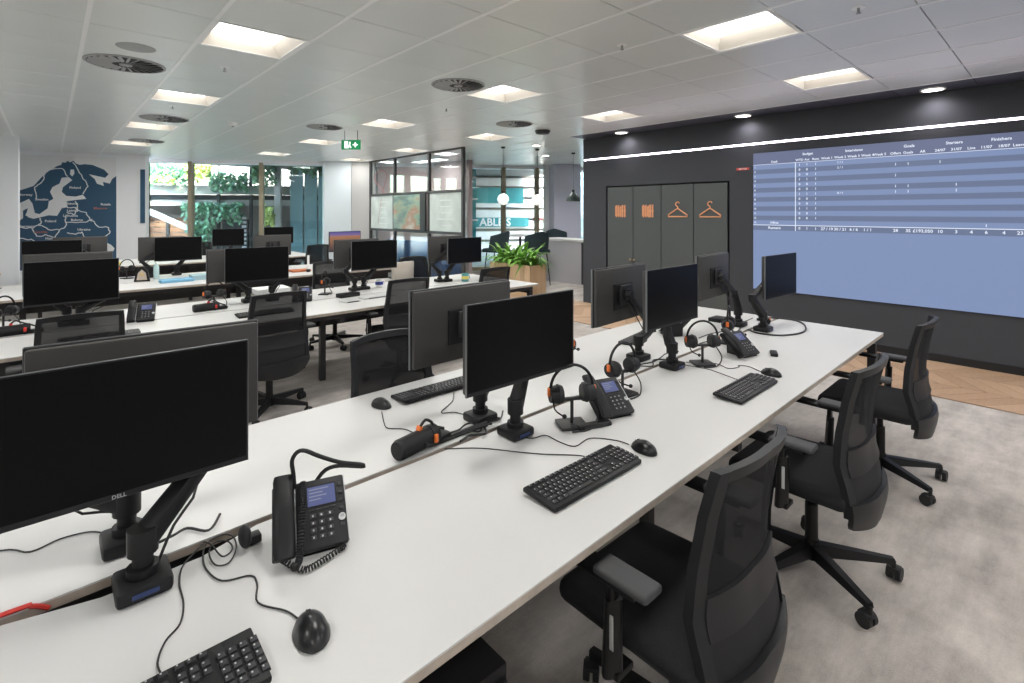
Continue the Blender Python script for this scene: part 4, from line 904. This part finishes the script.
MB().prism([(-.085, 0), (.085, 0), (.06, .13), (0, .19), (-.06, .13)], -.012, .012, MT2).build('body', M_PLAST, t); MB().prism([(-.055, .02), (.055, .02), (.04, .11), (0, .15), (-.04, .11)], -.015, -.0125, MT2).build('inset', mat('award_cream', (.5, .42, .34), .4), t); MB().sph((0, -.016, .09), .02, (1, .3, 1)).build('emblem', M_BRASS, t)
t = thing('trophy', 'small gold cup trophy at the left edge of the third bench', 'trophy', (-.45, 8.2, DZ)); MB().lathe([(.035, 0), (.035, .03), (.01, .035), (.01, .08), (.03, .10), (.045, .17), (.04, .17)]).build('cup', M_BRASS, t); MB().boxe(-.05, .05, -.05, .05, -.0, .004).build('base', M_STEEL, t)
for i, (x, y, w_, d_, z, c, lab) in enumerate([(1.18, 7.55, .34, .24, .03, (.18, .42, .60), 'light blue folder tray on the third bench'), (1.50, 7.62, .30, .22, .06, (.35, .5, .55), 'grey-blue stack of folders under the third bench monitor'), (2.72, 7.62, .26, .2, .025, (.45, .13, .04), 'orange magazine on the third bench'), (3.7, 7.9, .30, .2, .04, (.7, .7, .7), 'white papers near the sunset monitor'), (1.78, 5.86, .34, .26, .05, (.75, .75, .75), 'white paper stack on the far half of the second bench'), (.75, 10.6, .25, .2, .04, (.8, .7, .1), 'yellow pad on the farthest bench'), (3.4, 5.85, .3, .05, .22, (.55, .50, .44), 'beige upright folder stand at the right of the second bench')]):
    t = thing('paper_stack', lab, 'papers', (x, y, DZ)); 
    for k in range(3): MB().box((random.uniform(-.006, .006), random.uniform(-.006, .006), z * (k + .5) / 3), (w_, d_, z / 3 - .001), (0, 0, random.uniform(-.04, .04))).build('sheet', mat('paper%d' % i, c, .7), t)
t = thing('desk_flag', 'slim white tube on a black foot standing on the third bench', 'tube', (2.78, 7.45, DZ)); MB().cyl((0, 0, .04), (0, 0, .24), .016).build('tube', M_PAPER, t); MB().sph((0, 0, .02), .03, (1, 1, .9)).build('foot', M_STEEL, t)
t = thing('storage_crate', 'bright blue crate on the floor under the third bench', 'crate', (1.0, 7.75, 0)); M_CR = mat('crate_blue', (.06, .30, .55), .5)
MB().boxe(-.3, .3, -.2, .2, .0, .02).boxe(-.3, .3, -.2, -.18, .02, .34).boxe(-.3, .3, .18, .2, .02, .34).boxe(-.3, -.28, -.18, .18, .02, .34).boxe(.28, .3, -.18, .18, .02, .34).build('tub', M_CR, t); MB().boxe(-.32, .32, -.22, .22, .34, .37).build('lid', M_PAPER, t)

# ================================================================== LOUNGE SIDE
t = thing('planter_trough', 'pale oak planter trough filled with ferns between desks and lounge', 'planter', (6.8, 7.33, 0))
for k in range(8):
    y = -.58 + (k + .5) * .145; MB().boxe(-.215, -.20, y - .071, y + .071, .0, .60, bev=.002, seg=1).build('board', M_OAK, t, None, None, False); MB().boxe(.20, .215, y - .071, y + .071, .0, .60, bev=.002, seg=1).build('board', M_OAK, t, None, None, False)
for k in range(3):
    x = -.2 + (k + .5) * .1333; MB().boxe(x - .065, x + .065, -.595, -.58, .0, .60, bev=.002, seg=1).build('board', M_OAK, t, None, None, False); MB().boxe(x - .065, x + .065, .58, .595, .0, .60, bev=.002, seg=1).build('board', M_OAK, t, None, None, False)
MB().boxe(-.19, .19, -.575, .575, .03, .56).build('soil', M_SOIL, t, None, None, False)
random.seed(11); fronds = []
for v in range(3):
    b = MB(); L_ = .5; n = 7; rows = []
    for i in range(n + 1):
        s = i / n; wd = .026 * math.sin(PI * min(1, s * .92 + .08)) + .002; x = L_ * (s * .80); z = L_ * (.75 * s - (.55 + .25 * v) * s * s)
        rows.append([b.bm.verts.new((x, -wd, z + wd * .3)), b.bm.verts.new((x, 0, z)), b.bm.verts.new((x, wd, z + wd * .3))])
    for A_, B_ in zip(rows, rows[1:]):
        for q in range(2): b.bm.faces.new((A_[q], A_[q + 1], B_[q + 1], B_[q]))
    fronds.append(b.mesh('leaf', M_LEAF))
for k, y in enumerate((-.42, -.12, .16, .44)):
    t = thing('fern', ['fern at the right end of the oak planter, leaves drooping over the edge', 'fern second from the right in the oak planter', 'fern third from the right in the oak planter, with pale blooms behind', 'fern at the left end of the oak planter'][k], 'plant', (6.8, 7.33 + y, .56), 0, 'ferns in the oak planter')
    for q in range(46):
        o = link('leaf', fronds[q % 3], t); o.location = (random.uniform(-.08, .08), random.uniform(-.06, .06), 0); o.rotation_euler = (0, R(random.uniform(-62, 8)), random.uniform(0, 2 * PI)); s = random.uniform(.7, 1.35); o.scale = (s, s * 1.1, s)
t = thing('reception_counter', 'pale grey lounge counter with a dark end beside the dark wall', 'counter', (8.6, 7.2, 0))
MB().boxe(0, .6, -.35, 1.25, .0, .94).build('body', mat('counter_grey', (.42, .41, .43), .5), t, None, None, False); MB().boxe(-.02, .62, -.37, 1.27, .941, .985).build('counter_top', M_WHITE, t, None, None, False); MB().boxe(-.012, 0, -.35, .0, .02, .93).build('end_panel', M_STEEL, t, 'dark end panel', None, False)
def pendant(x, y, z, lab, globe=True):
    t = thing('pendant_lamp', lab, 'pendant lamp', (x, y, z), 0, 'lounge pendants'); MB().cyl((0, 0, .1), (0, 0, HC - z), .003, n=6).build('flex', M_STEEL, t); MB().cyl((0, 0, HC - z - .03), (0, 0, HC - z), .04).build('ceiling_rose', M_STEEL, t)
    if globe: MB().sph((0, 0, 0), .112, u=24, v=16).build('globe', M_GLOBE, t); MB().cyl((0, 0, .11), (0, 0, .16), .03).build('cap', M_STEEL, t)
    else: MB().lathe([(.15, -.10), (.14, -.03), (.08, .05), (.03, .09), (.03, .15), (.02, .15), (.02, .08), (.07, .03), (.13, -.04), (.145, -.1)]).build('shade', mat('dark_green', (.03, .05, .045), .5), t); MB().sph((0, 0, -.03), .035).build('bulb', M_GLOBE, t)
pendant(6.6, 7.52, 1.85, 'white globe pendant nearer the glazed partition'); pendant(7.35, 7.32, 1.845, 'white globe pendant nearer the dark wall'); pendant(8.38, 7.25, 1.93, 'dark green dome pendant over the counter', False)
def lchair(x, y, a, lab):
    t = thing('lounge_stool', lab, 'chair', (x, y, 0), R(a), 'dark lounge stools'); M_LC = mat('lounge_green', (.025, .045, .055), .8)
    b = MB(); b.grid(lambda u, v: (.27 * math.sin(u), -.24 * math.cos(u) - .05 * v, .76 + .42 * v - .07 * abs(u) * v), -1.7, 1.7, 0, 1, 14, 3, .04); b.build('backrest', M_LC, t); MB().box((0, .02, .74), (.5, .48, .09), bev=.035, seg=3).build('seat', M_LC, t)
    for sx in (-1, 1):
        for sy in (-1, 1): MB().cyl((sx * .17, sy * .17, .70), (sx * .23, sy * .23, 0), .013, .009, n=8).build('leg', M_STEEL, t)
lchair(7.50, 8.75, 20, 'dark tub stool left of the others in the lounge'); lchair(7.95, 7.95, -20, 'dark tub stool in the middle of the lounge behind the ferns'); lchair(9.75, 9.0, -60, 'dark tub stool on the right of the lounge above the counter')
t = thing('lounge_table', 'pale high table between the lounge stools by the window', 'table', (8.45, 9.0, 0)); MB().cyl((0, 0, 1.02), (0, 0, 1.05), .45, n=32).build('table_top', M_WHITE, t); MB().cyl((0, 0, 0), (0, 0, 1.02), .03).cyl((0, 0, 0), (0, 0, .02), .25).build('pedestal_foot', M_STEEL, t)

# ================================================================== OUTSIDE
M_CONC = mat('pale_concrete', (.36, .33, .31), .8, noise=.1, scale=2); M_BEAM = mat('dark_beam', (.04, .035, .035), .6); M_TIMB = mat('orange_timber', (.32, .17, .10), .6, noise=.2, scale=3, stretch=(1, 1, 12)); M_GRN = mat('hanging_green', (.07, .18, .085), .6, noise=.8, scale=9); M_GRY = mat('yellow_green_plant', (.36, .42, .09), .6, noise=.5, scale=9)  # M_GRY: yellow-green of the bush and blooms
M_TEAL = mat('teal_glazing', (.05, .20, .22), .15, spec=.8); M_PALE = mat('pale_cladding', (.55, .50, .51), .7); M_CYAN = mat('pale_cyan_glazing', (.22, .34, .40), .2, spec=.8)
struct('ground', MB(MF).boxe(-14, 30, .3, 30, -.3, -.05), M_CONC)
def mo(name, lab, cat): return thing(name, lab, cat, (0, 0, 0))
b = mo('terrace_building', 'planted terrace building outside with dark beams, stair and timber boards', 'building')
MB(MF).boxe(-5, 6.3, 5.2, 5.5, -.05, 7).build('rear_wall', mat('terrace_wall', (.22, .19, .18), .8), b, None, None, False)
MB(MF).boxe(-5, 6.3, 3.9, 5.2, 1.99, 2.14).build('floor_beam', M_BEAM, b, None, None, False)
MB(MF).boxe(-5, 6.3, 3.85, 3.95, 1.80, 1.98).build('pale_fascia', M_CONC, b, None, None, False)
MB(MF).boxe(-5, 6.3, 3.6, 3.9, 2.15, 2.42).build('trough', mat('trough_grey', (.26, .26, .24), .8), b, None, None, False)
for k in range(9): MB(MF).boxe(-1.75, -.45, 4.2, 4.25, .0 + k * .16, .14 + k * .16).build('timber_board', M_TIMB, b, None, None, False)
MB(MF).boxe(-1.9, -.45, 4.1, 4.16, .66, .74).boxe(-1.25, -1.17, 4.1, 4.16, .0, 1.45).boxe(-1.9, -.4, 4.1, 4.16, 1.42, 1.50).build('stair_frame', M_BEAM, b, None, None, False)
MB(MF).boxe(-3.2, -1.72, 3.9, 4.1, -.05, 1.8).build('pale_pier', mat('blush_pier', (.62, .50, .48), .7), b, None, None, False)
for s in (-1.62, -.42, .36, 1.3): MB(MF).boxe(s - .04, s + .04, 3.75, 3.84, -.05, 3.4).build('post', M_BEAM, b, None, None, False)
sb = MB(MF); sb.prism([(-1.7, 1.60), (-.42, .98), (-.42, 1.16), (-1.7, 1.78)], 3.70, 3.76, Matrix(((1, 0, 0, 0), (0, 0, 1, 0), (0, 1, 0, 0), (0, 0, 0, 1)))); sb.build('stair_stringer', mat('stringer_grey', (.45, .47, .52), .6), b, 'pale stair stringer', None, False)
for k in range(6): MB(MF).boxe(.40, 1.25, 3.95, 4.0, 2.46 + k * .14, 2.54 + k * .14).build('slat', M_PALE, b, None, None, False)
for k in range(10): MB(MF).boxe(1.12, 1.24, 3.5, 3.55, .2 + k * .13, .27 + k * .13).build('rung', M_PALE, b, None, None, False)
MB(MF).boxe(.40, 1.15, 4.0, 4.3, .2, 1.36).build('dark_opening', M_BEAM, b, None, None, False)
for k in range(3): MB(MF).boxe(2.55 + k * .42, 2.93 + k * .42, 3.4, 3.45, .1, 4.2).build('pane', M_CYAN, b, None, None, False)
MB(MF).boxe(2.10, 2.28, 3.3, 3.5, -.05, 5).build('column', M_PALE, b, None, None, False)
def foliage(s0, s1, y, z0, z1, n, m, lab, droop=False, sz=.09):
    b = MB()
    for k in range(n):
        s = random.uniform(s0, s1); zz = random.triangular(z0, z1, z1 if droop else (z0 + z1) / 2); yy = y + random.uniform(-.22, .12)
        a = random.uniform(.4, 1.2) * sz; q = random.uniform(0, PI); tl = random.uniform(-.9, .9); c, sn = math.cos(q), math.sin(q)
        ax = Vector((c, math.sin(tl) * .7, sn)) * a; bx = Vector((-sn, math.cos(tl) * .6, c)) * a * .5; P = Vector((s, yy, zz))
        b.bm.faces.new([b.bm.verts.new(MF @ v) for v in (P - ax, P - bx, P + ax, P + bx)])
    o = b.build('foliage', m, None, None, 'stuff', False); tag(o, lab, 'foliage', kind='stuff')
foliage(-1.65, -.4, 3.5, 2.35, 3.2, 520, M_GRN, 'green planting on the upper terrace left of the first mullion')
foliage(-1.4, -.7, 3.42, 2.42, 2.75, 90, M_GRY, 'yellowish blooms low in the upper left trough')
foliage(-.42, .25, 3.45, 2.5, 3.5, 380, M_GRY, 'yellow-green bush on the upper terrace right of the first mullion')
foliage(.2, 1.3, 3.5, 2.2, 2.85, 330, M_GRN, 'dark green planting on the upper terrace beside the second mullion')
foliage(-.5, 1.15, 3.5, 1.2, 1.86, 520, M_GRN, 'hanging greenery trailing from the lower terrace', True)
foliage(-.35, .40, 3.42, .5, 1.3, 260, M_GRN, 'lower hanging greenery left of the dark opening', True)
foliage(1.5, 2.2, 3.2, 2.35, 3.3, 260, M_GRN, 'greenery on the upper terrace beyond the third pane')
foliage(1.85, 2.15, 3.1, 1.1, 1.85, 130, M_GRY, 'small bright plant outside the third pane')
foliage(2.6, 3.7, 3.1, 2.6, 3.3, 160, M_GRN, 'greenery beyond the right pane')
b = mo('office_building', 'pale banded office building seen through the lounge windows with a sign', 'building')
MB(MF).boxe(7.0, 24, 6.3, 7.0, -.05, 9).build('wall', mat('band_grey', (.30, .28, .28), .7), b, None, None, False)  # grey wall between the pale cladding bands
for k in range(12): MB(MF).boxe(7.0, 24, 6.0, 6.3, .1 + k * .42, .1 + k * .42 + .32).build('cladding_band', M_PALE, b, None, None, False)
MB(MF).boxe(8.6, 10.7, 5.95, 6.0, 1.95, 2.55).build('window', M_TEAL, b, None, None, False)
MB(MF).boxe(8.2, 10.9, 5.85, 5.95, 1.02, 1.38).build('sign_board', M_TEAL, b, None, None, False)
MB(MF).boxe(11.1, 13.2, 5.85, 5.95, 1.30, 1.38).build('sign_edge', mat('dark_red', (.25, .04, .05), .6), b, None, None, False)
text('lettering', 'ABLE S', .42, M_PALE, MF @ Matrix.Translation((9.55, 5.83, 1.19)) @ Matrix.Rotation(R(90), 4, 'X'), b, ext=.01)
text('lettering', 'LEE', .42, mat('sign_red', (.4, .08, .06), .6), MF @ Matrix.Translation((12.1, 5.83, 1.05)) @ Matrix.Rotation(R(90), 4, 'X'), b, ext=.01)
b = mo('glass_block', 'teal glazed block outside beside the meeting room', 'building')
MB(MF).boxe(6.4, 8.4, 3.0, 5.0, -.05, 7).build('wall', M_TEAL, b, None, None, False)
for k in range(6): MB(MF).boxe(6.35, 8.45, 2.9, 3.0, .6 + k * .7, .66 + k * .7).build('ledge', M_PALE, b, None, None, False)
b = mo('blue_glass_tower', 'pale blue glass tower outside the middle lounge pane', 'building')
MB(MF).boxe(13.0, 15.0, 4.5, 5.7, -.05, 9).build('wall', M_CYAN, b, None, None, False)
for k in range(5): MB(MF).boxe(13.0 + k * .5, 13.06 + k * .5, 4.42, 4.5, -.05, 9).build('fin', M_PALE, b, None, None, False)
foliage(13, 17, 3.0, -.05, 1.2, 500, M_GRN, 'green shrubs outside beside the blue glass tower', sz=.14)
